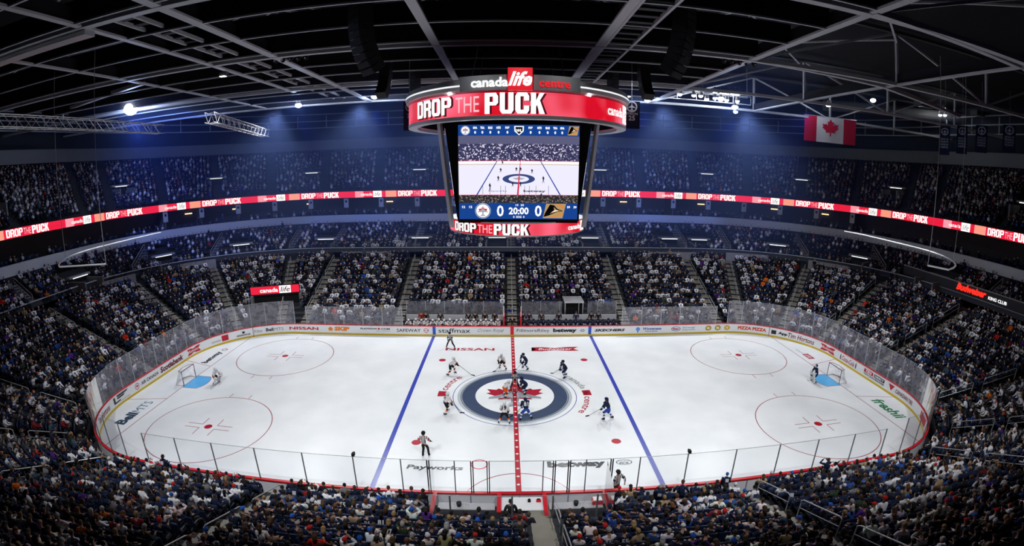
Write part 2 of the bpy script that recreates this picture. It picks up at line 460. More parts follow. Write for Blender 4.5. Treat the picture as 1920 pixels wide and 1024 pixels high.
# centre logo
put_ring(ib, I_BLUE, lay(H1), 0, 0, 4.55, 4.60, 96)
put_ring(ib, I_PALE, lay(H1), 0, 0, 4.02, 4.25, 96)
put_ring(ib, I_NAVY, lay(H1), 0, 0, 2.92, 4.02, 96)
put_ring(ib, I_GREY, lay(H2), 0, 0, 3.90, 3.97, 96)
leafp = [(x*2.75, y*2.75-.05) for x, y in leaf_poly()]
put_poly(ib, I_LOGOR, leafp, lay(H2))
JET = [(0, 2.1), (.16, 1.5), (.20, .75), (.55, .35), (1.9, -.35), (1.95, -.62), (.55, -.45), (.30, -.55), (.26, -1.25), (.95, -1.75), (.95, -2.05), (.18, -1.8), (0, -2.35)]
JET = JET + [(-x, y) for x, y in JET[::-1][1:-1]]
put_poly(ib, I_GREY, JET, lay(H3))
put_poly(ib, I_PALE, [(x*.55, y*.8) for x, y in JET], lay(H4))
# red line with its row of white leaves
rect(-.15, .15, -RB, RB, I_RED, 0.014)
small = leaf_poly()
for i in range(34):
    y0 = -RB+.45+i*.76
    put_poly(ib, I_WHT, [(x*.13, y0+y*.17) for x, y in small], lay(0.017))
# referee crease and ring
put_ring(ib, I_LRED, lay(H1), 0, -RB, 3.02, 3.08, 48, 0, PI)
put_ring(ib, mat('ice_ring_red', (0.72, .05, .06), .3), lay(H1), -2.2, -9.0, .42, .50, 40)
# words in the ice
def ice_text(body, x0, x1, y0, y1, m, **k): put_text(ib, m, body, lay(H2), x0, x1, y0, y1, **k)
ice_text('NISSAN', -6.25, -1.7, 9.1, 9.75, I_LOGOR, bold=.03)
def bowtie(fn, cx, cy_, w, h, m, mw, body='Budweiser'):
    put_poly(ib if fn is None else fn[0], m, [(cx-w, cy_-h), (cx-w*.62, cy_-h), (cx, cy_-h*.55), (cx+w*.62, cy_-h), (cx+w, cy_-h), (cx+w*.7, cy_), (cx+w, cy_+h), (cx+w*.62, cy_+h), (cx, cy_+h*.55), (cx-w*.62, cy_+h), (cx-w, cy_+h), (cx-w*.7, cy_)], fn[1] if fn else lay(H2))
put_poly(ib, I_LOGOR, [(1.7, 8.95), (2.6, 8.9), (3.9, 9.15), (5.1, 8.95), (6.1, 8.95), (5.65, 9.45), (6.15, 9.95), (5.2, 9.95), (3.9, 9.7), (2.7, 9.95), (1.75, 9.9), (2.2, 9.45)], lay(H2))
put_text(ib, I_WHT, 'Budweiser', lay(H3), 2.35, 5.5, 9.2, 9.7, bold=.01, shear=.25)
ice_text('Payworks', -6.35, -3.1, -9.75, -9.2, I_BLK, bold=.03, shear=.1)
ice_text('betway', 1.7, 5.1, -9.55, -8.75, I_BLK, bold=.06)
put_ring(ib, I_BLK, lay(H2), 6.2, -9.1, .42, .48, 32, sy=.6)
ice_text('ODDS', 5.85, 6.55, -9.05, -8.9, I_GREY, bold=.03); ice_text('PICK', 5.9, 6.5, -9.3, -9.1, I_BLK, bold=.04)
def along_y(x, sgn):
    # text read from the middle of the rink, running along the goal line
    return lambda u, v: (x + sgn*v, sgn*(-u) if sgn > 0 else u, H2)
put_text(ib, I_TEAL, 'Bell', lambda u, v: (-28.35+v*-1.0, u, H2), -8.0, -6.15, -.55, .45, bold=.05)
put_text(ib, mat('ice_teal_thin', (.08, .16, .24), .3), 'MTS', lambda u, v: (-28.35+v*-1.0, u, H2), -6.05, -4.15, -.5, .35)
put_text(ib, I_BLK, 'betway', lambda u, v: (-28.2-v, u, H2), 3.95, 6.9, -.45, .45, bold=.05)
put_ring(ib, I_BLK, lay(H2), -28.1, 7.5, .22, .30, 24)
put_text(ib, I_GRN, 'freshii', lambda u, v: (28.45+v, -u, H2), 4.3, 7.6, -.55, .6, bold=.03, shear=.15)
put_text(ib, I_PALE, 'canada', lambda u, v: (28.0+v, -u, H2), -7.4, -6.2, -.25, .2)
ib.poly([(27.75, 6.05, H2), (28.45, 6.05, H2), (28.45, 4.75, H2), (27.75, 4.75, H2)], I_LOGOR)
put_text(ib, I_WHT, 'life', lambda u, v: (28.1+v, -u, H3), -5.85, -4.95, -.25, .25, shear=.3)
def arc_text(body, r, a0, a1, h, m, **k):
    # clockwise text, letters standing outward
    put_text(ib, m, body, lambda u, v: ((r+v)*math.cos(u), (r+v)*math.sin(u), H2), a0, a1, 0, h, cut=.15, **k)
arc_text('canada', 5.15, R(38), R(10), .55, mat('ice_text_grey', (.25, .26, .28), .3), bold=.01)
arc_text('centre', 5.15, R(-4), R(-33), .45, I_LOGOR, bold=.01)
put_ring(ib, I_LOGOR, lay(H2), 0, 0, 5.12, 5.75, 6, R(-2), R(7))
arc_text('life', 5.2, R(6), R(-1), .4, I_WHT, shear=.3)
arc_text('centre', 5.15, R(172), R(143), .5, I_LOGOR, bold=.01)
put_ring(ib, I_LOGOR, lay(H2), 0, 0, 5.12, 5.75, 6, R(174), R(183))
floor_o = ib.build('floor', kind='structure')

# ------------------------------------------------------------------ boards
boards = empty('rink_boards', (0, -RB, 0), label='white dasher boards with sponsor adverts ringing the ice rink', cat='rink boards')
def local(o, par): 
    o.location = -Vector(par.location); return o
def bchild(mb, name, **k):
    o = mb.build(name, boards, **k); o.location = (0, RB, 0); return o
mb = MB(); loft(mb, [(rk(0), .17), (rk(0), 1.02)], WHITE, QALL); bchild(mb, 'board_face')
mb = MB(); loft(mb, [(rk(.10), 1.02), (rk(.10), 0.0)], GREYB, QALL)
for i in range(66):
    (x, y), n = RINK.at(i*RINK.L/66, .115); mb.box((x, y, .52), (.05, .03, .95), mat('seam_grey', (.25, .25, .27)), math.atan2(n[1], n[0])+PI/2)
bchild(mb, 'board_back', label='grey rear side of the boards')
mb = MB(); loft(mb, [(rk(0), .0), (rk(-.012), .0), (rk(-.012), .18), (rk(0), .19)], YEL, QALL); bchild(mb, 'kick_plate', label='yellow kick plate')
mb = MB(); loft(mb, [(rk(-.02), 1.02), (rk(-.02), 1.075), (rk(.15), 1.075), (rk(.15), 1.0), (rk(-.02), 1.02)], RED, QALL); bchild(mb, 'cap_rail', label='red cap rail')
def bfn(s1, off=-.010):
    def f(u, v):
        (x, y), n = RINK.at(s1-u, off); return (x, y, v)
    return f
def b_rect(mb, s0, s1, z0, z1, m, off=-.006):
    n = max(1, int((s1-s0)/.5))
    for i in range(n):
        a, b = s0+(s1-s0)*i/n, s0+(s1-s0)*(i+1)/n
        pa, pb = RINK.at(a, off)[0], RINK.at(b, off)[0]
        mb.poly([(*pa, z0), (*pb, z0), (*pb, z1), (*pa, z1)], m)
for s, m, w, nm in ((87.34, BLUEP, .15, 'blue_line_marker'), (71.79, BLUEP, .15, 'blue_line_marker'), (79.57, RED, .17, 'red_line_marker')):
    mb = MB(); b_rect(mb, s-w, s+w, .19, 1.02, m); bchild(mb, nm, label=('blue' if m is BLUEP else 'red')+' stripe on the white board')
for s in (106.7, 52.3):
    mb = MB(); b_rect(mb, s-.03, s+.03, .0, 1.02, I_LRED, -.016); bchild(mb, 'goal_line_marker')
BK = mat('ad_black', (.02, .02, .025), .4); GY = mat('ad_grey', (.22, .23, .25), .4); AR = mat('ad_red', (.50, .01, .03), .4)
AO = mat('ad_orange', (.85, .22, .01), .4); AB = mat('ad_blue', (.03, .10, .42), .4); AT = mat('ad_teal', (.0, .18, .28), .4); AY = mat('ad_gold', (.65, .42, .02), .4)
AW = mat('ad_white', (.85, .85, .85), .4)
def ad(name, s0, s1, items):
    """items: (text, x0 frac, x1 frac, z0, z1, material, opts)"""
    mb = MB(); f = bfn(s1); L = s1-s0
    for it in items:
        if it[0] == 'T': put_text(mb, it[6], it[1], f, it[2]*L, it[3]*L, it[4], it[5], cut=.0 if L < 1 else .4, **(it[7] if len(it) > 7 else {}))
        elif it[0] == 'P': put_poly(mb, it[2], [(x*L, z) for x, z in it[1]], bfn(s1, it[3] if len(it) > 3 else -.007))
        elif it[0] == 'O': put_ring(mb, it[6], bfn(s1, it[7] if len(it) > 7 else -.009), it[1]*L, it[2], it[3], it[4], 24, sy=it[5])
    bchild(mb, name)
ad('advert', 105.74, 106.58, [('T', 'Fibe', 0, 1, .42, .72, GY)])
ad('advert', 103.45, 105.34, [('T', 'Bell', 0, .42, .40, .76, BK, dict(bold=.03)), ('T', 'MTS', .46, 1, .42, .74, GY)])
ad('advert', 99.54, 102.81, [('T', 'NISSAN', 0, 1, .44, .76, AR, dict(bold=.03))])
ad('advert', 96.1, 98.5, [('T', 'SKIP', .3, 1, .42, .86, AO, dict(bold=.06, shear=.1)), ('P', [(0, .62), (.13, .86), (.26, .62), (.22, .62), (.22, .42), (.04, .42), (.04, .62)], AO)])
ad('advert', 91.86, 94.94, [('T', 'PLAYNOW', 0, .57, .62, .80, BK, dict(bold=.04)), ('T', 'COM', .70, 1, .62, .80, BK, dict(bold=.04)), ('P', [(.58, .70), (.63, .84), (.68, .70), (.63, .58)], AR), ('T', 'Bet on Manitoba', .55, 1, .44, .54, GY)])
ad('advert', 87.82, 91.15, [('T', 'SAFEWAY', 0, .74, .42, .76, BK, dict(bold=.01)), ('O', .90, .60, 0, .25, 1, AR, -.005), ('T', 'S', .84, .96, .42, .80, AW, dict(bold=.05))])
ad('advert', 83.71, 86.91, [('T', 'staffmax', 0, 1, .38, .84, BK, dict(bold=.005))])
ad('advert', 80.37, 82.97, [('T', 'Crown Royal', 0, 1, .38, .82, GY, dict(shear=.35))])
ad('advert', 75.87, 79.1, [('T', 'FillmoreRiley', 0, 1, .38, .80, BK)])
ad('advert', 72.2, 75.5, [('T', 'betway', 0, .72, .34, .84, BK, dict(bold=.06)), ('O', .9, .6, .12, .2, .7, GY), ('T', 'PICK', .82, .98, .52, .66, GY)])
ad('advert', 68.17, 71.3, [('T', 'SKECHERS', 0, 1, .46, .74, BK, dict(bold=.05, shear=.25))])
ad('advert', 64.32, 67.16, [('T', 'Wawanesa', .3, 1, .56, .82, AB, dict(bold=.03, shear=.15)), ('T', 'Insurance', .4, .85, .36, .5, AB, dict(bold=.02)), ('O', .12, .66, 0, .22, .9, mat('ad_lightblue', (.12, .30, .75), .4)), ('P', [(.1, .5), (.14, .5), (.14, .3), (.1, .3)], AB)])
ad('advert', 62.2, 63.25, [('O', .5, .60, .42, .5, .5, AB), ('T', 'Esso', .2, .8, .5, .72, AR, dict(bold=.05))])
ad('advert', 60.6, 62.0, [('T', 'Synergy', 0, 1, .62, .82, AT), ('T', 'Supreme', 0, 1, .38, .58, AT)])
for k in range(3):
    ad('advert', 58.72-k*1.08, 59.45-k*1.08, [('O', .5, .6, 0, .34, .8, AY), ('O', .5, .6, .28, .33, .8, AR), ('T', 'OIL', .25, .75, .5, .7, AW, dict(bold=.06))])
ad('advert', 52.61, 55.71, [('T', 'PIZZA PIZZA', 0, 1, .44, .80, mat('ad_redorange', (.65, .05, .01), .4), dict(bold=.05))])
ad('advert', 50.3, 52.07, [('P', [(0, .78), (.3, .78), (.3, .36), (0, .36)], BK), ('O', .15, .57, .08, .15, 1, AW), ('T', 'App', .42, 1, .36, .74, BK, dict(bold=.05))])
ad('advert', 47.16, 50.25, [('T', 'Tim Hortons', 0, 1, .32, .84, mat('ad_maroon', (.20, .008, .015), .4), dict(bold=.015, shear=.2))])
def bow(s0, s1):
    ad('advert', s0, s1, [('P', [(0, .25), (.3, .28), (.5, .4), (.7, .28), (1, .25), (.86, .58), (1, .88), (.7, .86), (.5, .74), (.3, .86), (0, .88), (.14, .58)], AR), ('T', 'Budweiser', .14, .88, .46, .72, AW, dict(bold=.01, shear=.2))])
bow(44.2, 46.33); bow(112.81, 114.74)
ad('advert', 40.85, 43.3, [('T', 'Coca-Cola', .1, .88, .34, .80, AR, dict(shear=.35, bold=.01)), ('P', [(0, .3), (.04, .3), (.05, .6), (.03, .84), (.01, .84), (-.01, .6)], BK), ('P', [(.96, .3), (1.0, .3), (1.01, .6), (.99, .84), (.97, .84), (.95, .6)], BK)])
ad('advert', 36.9, 39.7, [('P', [(0, .86), (.45, .86), (.45, .56), (0, .56)], AR), ('T', 'TSN', .08, .38, .60, .82, AW, dict(bold=.05, shear=.2)), ('P', [(.5, .86), (1, .86), (1, .56), (.5, .56)], BK), ('T', 'DIRECT', .54, .96, .62, .80, AW, dict(bold=.04)), ('T', 'TSN.CA/SUBSCRIBE', 0, 1, .34, .50, BK, dict(bold=.02))])
ad('advert', 33.0, 36.35, [('P', [(0, .86), (.22, .86), (.11, .36)], AR), ('T', 'CANADIAN TIRE', .28, 1, .40, .74, mat('ad_darkred', (.18, .02, .03), .4), dict(bold=.02))])
ad('advert', 107.01, 108.5, [('T', 'NHLSHOP.CA', 0, 1, .34, .5, BK, dict(bold=.05, shear=.1)), ('P', [(.42, .8), (.62, .8), (.6, .6), (.52, .55), (.44, .6)], BK)])
ad('advert', 109.4, 111.4, [('P', [(.62, .88), (1, .88), (1, .30), (.62, .30)], AR), ('T', 'life', .66, .96, .42, .78, AW, dict(shear=.3, bold=.02)), ('T', 'canada', 0, .56, .40, .62, GY)])
ad('advert', 115.5, 119.0, [('T', 'Scotiabank', 0, 1, .34, .86, mat('ad_plum', (.16, .02, .04), .4), dict(bold=.045, shear=.1))])
ad('advert', 119.3, 122.6, [('T', 'AIR CANADA', .27, 1, .42, .72, BK, dict(bold=.015)), ('O', .1, .57, .22, .27, 1, AR), ('P', [(.1+x*.055, .55+y*.2) for x, y in leaf_poly()], AR)])
ad('advert', 123.3, 125.4, [('P', [(0, .36), (.45, .36), (.45, .46), (.12, .46), (.12, .88), (0, .88)], BK), ('P', [(.25, .9), (.95, .9), (.85, .78), (.25, .78)], BK), ('P', [(.25, .72), (.75, .72), (.65, .60), (.25, .60)], BK), ('T', 'CONSTRUCTION', .42, 1, .28, .36, GY)])
ad('advert', 126.1, 128.7, [('T', 'Tim Hortons', 0, 1, .34, .84, mat('ad_maroon', (.20, .008, .015), .4), dict(bold=.015, shear=.2))])
ad('advert', 29.5, 31.3, [('P', [(0, .88), (1, .88), (1, .30), (0, .30)], AR), ('T', 'life', .2, .8, .42, .78, AW, dict(shear=.3, bold=.02))])

# ------------------------------------------------------------------ glass above the boards
glass = empty('rink_glass', (0, -RB, 1.07), label='tall clear safety glass standing on the boards around the rink', cat='safety glass')
def gchild(mb, name, **k):
    o = mb.build(name, glass, **k); o.location = (0, RB, -1.07); return o
a_ = RA-RR
NEARX = [-21.07, -18.69, -16.22, -13.57, -10.85, -8.15, -5.75, -3.14, -2.3, -1.54, 1.14, 1.65, 2.37, 3.19, 5.87, 8.35, 11.03, 13.63, 16.12, 18.69, 21.14]
NEARX = [-21.07, -18.69, -16.22, -13.57, -10.85, -8.15, -5.75, -4.41, -3.14, -2.3, -1.52, 1.12, 1.65, 2.38, 3.2, 4.45, 5.87, 8.35, 11.03, 13.63, 16.12, 18.69, 21.14]
per = RINK.L
stations = []      # (arc, height, side)
for x in NEARX: stations.append(x if x >= 0 else per+x)
s = a_+.9
ends = []
while s < a_+RR*PI/2*2+2*(RB-RR)-.3:
    ends.append(s); s += 1.55
stations_e = ends
def pane(s0, s1, z1, m, zb=1.075):
    mb = MB(); n = 3
    for i in range(n):
        a, b = s0+.03+(s1-s0-.06)*i/n, s0+.03+(s1-s0-.06)*(i+1)/n
        pa, pb = RINK.at(a, .055)[0], RINK.at(b, .055)[0]
        mb.poly([(*pa, zb), (*pb, zb), (*pb, z1), (*pa, z1)], m)
    # polished top edge of the pane
    em = mat('glass_edge', (.32, .36, .38), .3, .5)
    for i in range(n):
        a, b = s0+.03+(s1-s0-.06)*i/n, s0+.03+(s1-s0-.06)*(i+1)/n
        mb.bar((*RINK.at(a, .055)[0], z1), (*RINK.at(b, .055)[0], z1), .02, .02, em)
    gchild(mb, 'pane')
def post(s, z1, m, w=.05):
    (x, y), n = RINK.at(s, .075); mb = MB()
    mb.box((x, y, (1.0+z1)/2), (w, .05, z1-1.0), m, math.atan2(n[1], n[0])+PI/2)
    gchild(mb, 'post')
PDK = mat('post_dark', (.16, .17, .19), .4, .4, .3)
PSI = mat('post_silver', (.50, .52, .55), .35, .5, .5)
nx = NEARX
for i in range(len(nx)-1):
    s0, s1 = nx[i], nx[i+1]
    if s0 < 0 and s1 > 0:
        pane(per+s0, per-.02, 2.95, GLASS_N); pane(.02, s1, 2.95, GLASS_N)
    else:
        o = per if s0 < 0 else 0
        pane(s0+o, s1+o, 2.95, GLASS_N)
DOORX = (-4.41, -2.3, -1.52, 1.65, 2.38, 4.45)
for x in nx:
    if x not in DOORX: post(x % per, 2.97, PDK)
for x in [q + e for q in DOORX for e in (-.05, .05)]:
    mb = MB(); mb.box((x, -RB-.10, 1.98), (.045, .09, 1.96), BLACK); gchild(mb, 'door_post', label='black penalty bench door post')
# ends, both sides: arc from near corner round to far corner
for side in (0, 1):
    base = ends
    lst = [e if side == 0 else per-e for e in base]
    if side: lst = lst[::-1]
    for i in range(len(lst)-1):
        (x, y), _ = RINK.at((lst[i]+lst[i+1])/2)
        near = y < -6
        pane(lst[i], lst[i+1], 3.5 if not near else 3.4, GLASS_N if y < -RB+RR*.55 else GLASS_E)
    for e in lst:
        (x, y), _ = RINK.at(e)
        post(e, 3.52 if y > -6 else 3.42, PDK if y < -6 else PSI, .045)
# far straight outside the players' benches
for sgn in (-1, 1):
    xs = list(np.arange(11.0, 21.5, 2.05))
    for i in range(len(xs)):
        s = per/2 - sgn*xs[i] if sgn > 0 else per/2+xs[i]
        post(s, 2.97, PSI, .05)
        if i < len(xs)-1:
            s2 = per/2 - sgn*xs[i+1] if sgn > 0 else per/2+xs[i+1]
            pane(min(s, s2), max(s, s2), 2.95, GLASS_E)
# ------------------------------------------------------------------ the stands (structure)
def lc(k): d = .72+.88*k; return rk(d)
def lz(k): return .72+.35*k
NL = 14
def mix(a, b, t): return tuple(a[i]+(b[i]-a[i])*t for i in range(3))
U0, U1 = (45.4, 27.9, 22.2), (48.9, 36.9, 24.8)
def uc(k): return mix(U0, U1, k/9)
def uz(k): return 6.0+.235*k
NU = 9
P0, P1 = (50.0, 38.9, 26.0), (61.0, 54.0, 33.0)
NP = 18
def pc(k): return mix(P0, P1, k/NP)
def pz(k): return 13.35+.335*k
def stepped(name, cf, zf, n, qs, closed, m=CONC, z_in=None, back=0):
    mb = MB(); prof = []
    prof.append((cf(0), zf(0)-.5 if z_in is None else z_in))
    for k in range(n):
        prof.append((cf(k), zf(k))); prof.append((cf(k+1), zf(k)))
    loft(mb, prof, m, qs, closed)
    return mb.build(name, kind='structure')
QFAR = qrange(1.55, 7.45, 48)        # everything the upper tiers need: round the far side
stepped('floor_lower_stand', lc, lz, NL, QALL, True, CONCD, 0.0)
QL = qrange(1.0, 8.0)
# walkway behind the lower rows, wall up to the middle rows
mb = MB(); loft(mb, [(lc(NL), lz(NL-1)), (U0, lz(NL-1)+.0), (U0, 6.55)], [CONCD, mat('walkway_wall', (.05, .055, .07), .8)], QL, False); mb.build('wall_walkway', kind='structure')
stepped('floor_middle_stand', uc, uz, NU, QL, False, CONCD, 5.3)
LED = (49.3, 37.8, 25.0)
mb = MB(); loft(mb, [(U1, uz(NU-1)), (LED, uz(NU-1)), (LED, 8.85)], CONCD, QL, False); mb.build('wall_behind_middle_stand', kind='structure')
def grow(c, d): return (c[0]+d, c[1]+d, c[2]+d)
mb = MB(); loft(mb, [(grow(LED, .25), 8.85), (grow(LED, -.1), 8.85), (grow(LED, -.1), 9.95), (grow(LED, .25), 9.95)], mat('suite_ledge_paint', (.62, .61, .62), .7), QFAR, False)
mb.build('trim_suite_ledge', kind='structure')
# suites: floor, back wall
mb = MB(); loft(mb, [(grow(LED, .2), 9.3), (grow(LED, 3.6), 9.3), (grow(LED, 3.6), 12.9), (grow(LED, -.05), 12.9)], [DARK, mat('suite_back', (.05, .042, .038), .8), DARK], QFAR, False)
mb.build('wall_suites', kind='structure')
stepped('floor_upper_stand', pc, pz, NP, QFAR, False, CONCD, 12.6)
TOP = (61.4, 54.4, 33.2)
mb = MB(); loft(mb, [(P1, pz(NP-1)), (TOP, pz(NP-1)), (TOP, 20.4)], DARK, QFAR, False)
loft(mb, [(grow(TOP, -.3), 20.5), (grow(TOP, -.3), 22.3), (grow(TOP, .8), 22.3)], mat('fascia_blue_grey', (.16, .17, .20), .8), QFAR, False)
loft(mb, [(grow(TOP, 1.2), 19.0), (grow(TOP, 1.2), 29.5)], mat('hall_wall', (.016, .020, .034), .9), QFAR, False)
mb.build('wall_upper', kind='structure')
mb = MB(); mb.poly([(-75, -30, 28.6), (-75, 62, 28.6), (75, 62, 28.6), (75, -30, 28.6)], mat('roof_deck', (.008, .009, .012), .9)); mb.build('ceiling', kind='structure')
mb = MB()
for zz, gg in ((24.3, -2.5), (25.5, -2.5), (26.9, -1.0)):
    loft(mb, [(grow(TOP, gg), zz), (grow(TOP, gg), zz+.14), (grow(TOP, gg+.2), zz+.14), (grow(TOP, gg+.2), zz)], mat('gallery_rail', (.35, .38, .46), .6), QFAR, False)
for i in range(44):
    q = 2.2+4.6*i/43; (x, y), n = cpt(q, *grow(TOP, -2.4)); mb.box((x, y, 25.4), (.12, .12, 2.2), mat('gallery_rail', (.35, .38, .46), .6))
mb.build('trim_gallery_rail', kind='structure')
# apron between boards and first row, and ground under everything
mb = MB(); loft(mb, [(rk(.1), .0), (rk(.72), .0)], CONCD, QALL); mb.build('floor_apron', kind='structure')

# aisles: q positions on the lower stand
LM = Contour(*lc(7))
def q_of_x(xx, far=True):      # q of a point on the straight part
    a = RA-RR
    if far: return 4+(a-xx)/(2*a)
    return (xx/a) % 9 if xx >= 0 else 9+xx/a
AQ = [q_of_x(x) for x in (0, 11.7, -11.7, 21.9, -21.9)] + [3+t for t in (.22, .52, .82)] + [5+t for t in (.18, .48, .78)] + [2.5, 6.5] + [1+t for t in (.1, .40, .72)] + [7+t for t in (.28, .60, .90)] + [q_of_x(x, False) for x in (.9, 11.2, -12.2)]
AQ[3] = 3.995; AQ[4] = 5.005
def at_q(q, c, off=0.0):
    (x, y), n = cpt(q, *c); return Vector((x+n[0]*off, y+n[1]*off, 0)), Vector((n[0], n[1], 0))
def aisle(q, cf, zf, n, w=.98, m=STEP):
    mb = MB()
    for k in range(n):
        p0, nn = at_q(q, cf(k)); p1, _ = at_q(q, cf(k+1)); d = (p1-p0); L = d.length; rot = math.atan2(nn.y, nn.x)-PI/2
        c = p0+d*.5
        mb.box((c.x, c.y, zf(k)+.01), (w, L*.98, .03), m, rot)
        c = p0+d*.78; h = (zf(k+1)-zf(k))/2
        mb.box((c.x, c.y, zf(k)+h/2), (w, L*.44, h), m, rot)
    mb.build('floor_aisle_steps', kind='structure')
for q in AQ: aisle(q, lc, lz, NL)
UQ = [q for q in AQ if 1.3 < q < 7.7]
for q in UQ: aisle(q, uc, uz, NU, 1.1, CONC)
PQ = [q_of_x(x) for x in (0, 9, -9, 18, -18)] + [3+t for t in (.1, .3, .5, .7, .9)] + [5+t for t in (.1, .3, .5, .7, .9)] + [2.2, 2.6, 2.98, 6.02, 6.4, 6.8]
for q in PQ: aisle(q, pc, pz, NP, 1.0, CONCD)
# handrails beside the steps
def handrail(q, cf, zf, k0, k1, off, label):
    mb = MB(); a, n = at_q(q, cf(k0)); b, _ = at_q(q, cf(k1)); t = Vector((-n.y, n.x, 0))*off
    za, zb = zf(k0), zf(k1)
    A = a+t+Vector((0, 0, za)); B = b+t+Vector((0, 0, zb)); up = Vector((0, 0, .95)); mid = Vector((0, 0, .5))
    mb.tube([A, A+up*.93, A+up+(B-A)*.05, B+up-(B-A)*.05, B+up*.93, B], .028, RAILM, 7)
    mb.tube([A+mid, B+mid], .020, RAILM, 6)
    return mb.build('handrail', label=label, cat='handrail', group='handrails beside the aisle steps')
AN = {0: 'centre', 1: 'east of centre', 2: 'west of centre', 3: 'north east', 4: 'north west'}
def where(q):
    (x, y), _ = cpt(q, *rk(6))
    side = 'far stand' if y > 12 and abs(x) < 27 else 'near stand' if y < -12 and abs(x) < 27 else ('right end stand' if x > 0 else 'left end stand')
    return side, x, y
def aisle_name(q):
    side, x, y = where(q)
    if side == 'far stand':
        return 'far centre aisle' if abs(x) < 1 else 'far aisle %s of %s blue line' % ('right' if x > 0 else 'left', 'right' if x > 0 else 'left') if abs(x) < 14 else 'far %s corner aisle' % ('right' if x > 0 else 'left')
    if side == 'near stand': return 'near %s aisle' % ('centre' if abs(x) < 2 else 'right' if x > 0 else 'left')
    ends = sorted([cpt(p, *rk(6))[0][1] for p in AQ if where(p)[0] == side])
    i = min(range(len(ends)), key=lambda j: abs(ends[j]-y))
    return '%s aisle %d from the front' % ('right end' if x > 0 else 'left end', i+1)
for q in AQ:
    nm = aisle_name(q)
    (x, y), _ = cpt(q, *rk(6))
    for j, (k0, k1) in enumerate(((1, 4), (5, 8), (9, 13))):
        pr = project([(x, y, 3)])
        o = .0 if y > 10 else .62
        handrail(q, lc, lz, k0, k1, o, 'grey metal handrail, %s, %s section' % (nm, ('lowest', 'middle', 'upper')[j]))
for q in UQ: handrail(q, uc, uz, 1, 8, .0, 'grey metal handrail in upper part of %s' % aisle_name(q))

# portals (entries) in the middle tier
PORT = []
def portal(x, y, n, z0, z1, w, depth, label, strip=True, lit=1.6):
    rot = math.atan2(n[1], n[0])-PI/2
    r = empty('stand_entry', (x, y, z0), rot, label=label, cat='entry', group='entries into the stands')
    mb = MB(); mb.box((0, .06, (z1-z0)/2), (w, .1, z1-z0), BLACK); mb.build('shade_block', r)  # flat black panel painted in for the shade inside the entry
    for s_ in (-1, 1):
        mb = MB(); mb.box((s_*(w/2+.12), -depth/2, (z1-z0-.3)/2), (.2, depth, z1-z0-.3), CONC); mb.build('side_wall', r)
    mb = MB(); mb.box((0, -.15, z1-z0+.1), (w+.7, .5, .22), CONCL); mb.build('lintel', r)
    if strip:
        mb = MB(); mb.box((0, -.42, z1-z0+.0), (w*.9, .06, .07), glow('portal_light', (.9, .95, 1), lit)); mb.build('light_strip', r, label='lit strip under the lintel')
    PORT.append((x, y, w/2+.5, depth))
def far_port(x, y, z0=5.3, z1=7.4, w=2.5, d=3.0, lab=''):
    portal(x, y, (0, 1), z0, z1, w, d, lab)
for x, t in ((-12.0, 'left of the far middle block'), (-1.8, 'left of the far centre aisle'), (10.5, 'right of the far middle block'), (21.6, 'beside far right block')):
    far_port(x, 31.0, lab='dark entry with a pale lintel %s' % t)
def q_port(q, t, cf=None, k=3.4, z0=5.3, z1=7.3, w=2.5, d=2.6, lab='', **kw):
    p, n = at_q(q, (cf or uc)(k)); portal(p.x, p.y, (n.x, n.y), z0, z1, w, d, lab, **kw)
for q, t in ((3.93, 'far right corner, first'), (3.62, 'far right corner, second'), (3.30, 'far right corner, third'), (2.95, 'right end'), (5.05, 'far left corner, first'), (5.38, 'far left corner, second'), (5.68, 'far left corner, third'), (6.05, 'left end, fourth')):
    q_port(q, t, lab='dark stand entry with pale lintel, %s from the middle' % t)
for i, q in enumerate((3.15, 3.5, 3.85, 4.22, 4.78, 5.15, 5.5, 5.85, 2.55, 6.45)):
    nm = ['outermost but one right', 'third right', 'second right', 'first right', 'first left', 'second left', 'third left', 'outermost but one left', 'right end', 'left end'][i]
    q_port(q, '', pc, 6.5, pz(4), pz(4)+1.7, 2.2, 2.0, 'dim upper stand entry, %s of the scoreboard' % nm, lit=.35)

# parapet with pale cap along the walkway
mb = MB(); qs = qrange(1.6, 7.4)
loft(mb, [(grow(U0, -.12), 6.55), (grow(U0, .1), 6.55), (grow(U0, .1), 6.62), (grow(U0, -.12), 6.62), (grow(U0, -.12), 6.55)], mat('pale_cap', (.55, .56, .58), .5), qs, False)
mb.build('trim_walkway_cap', kind='structure')
# pale parapet blocks
def blk(q0, q1, z0, z1, off, m, name='parapet_block', lab=None):
    mb = MB(); qs = qrange(q0, q1); loft(mb, [(grow(U0, off), z0), (grow(U0, off), z1), (grow(U0, off+.2), z1), (grow(U0, off+.2), z0)], m, qs, False)
    mb.build(name, label=lab, cat='parapet')
blk(4.83, 4.96, 5.3, 6.3, -1.7, CONCL, lab='pale parapet of the wheelchair platform, far left')
blk(3.98, 4.12, 5.3, 6.3, -1.7, CONCL, lab='pale parapet of the wheelchair platform, far right')
blk(3.68, 3.85, 5.3, 6.35, -1.2, CONCL, lab='pale parapet block in far right corner')
blk(3.36, 3.52, 5.3, 6.4, -1.2, CONCL, lab='pale parapet block further into right corner')
blk(5.46, 5.60, 5.3, 6.4, -1.2, CONCL, lab='pale parapet block in far left corner')
blk(5.78, 5.92, 5.3, 6.4, -1.2, CONCL, lab='pale parapet block nearer left end')

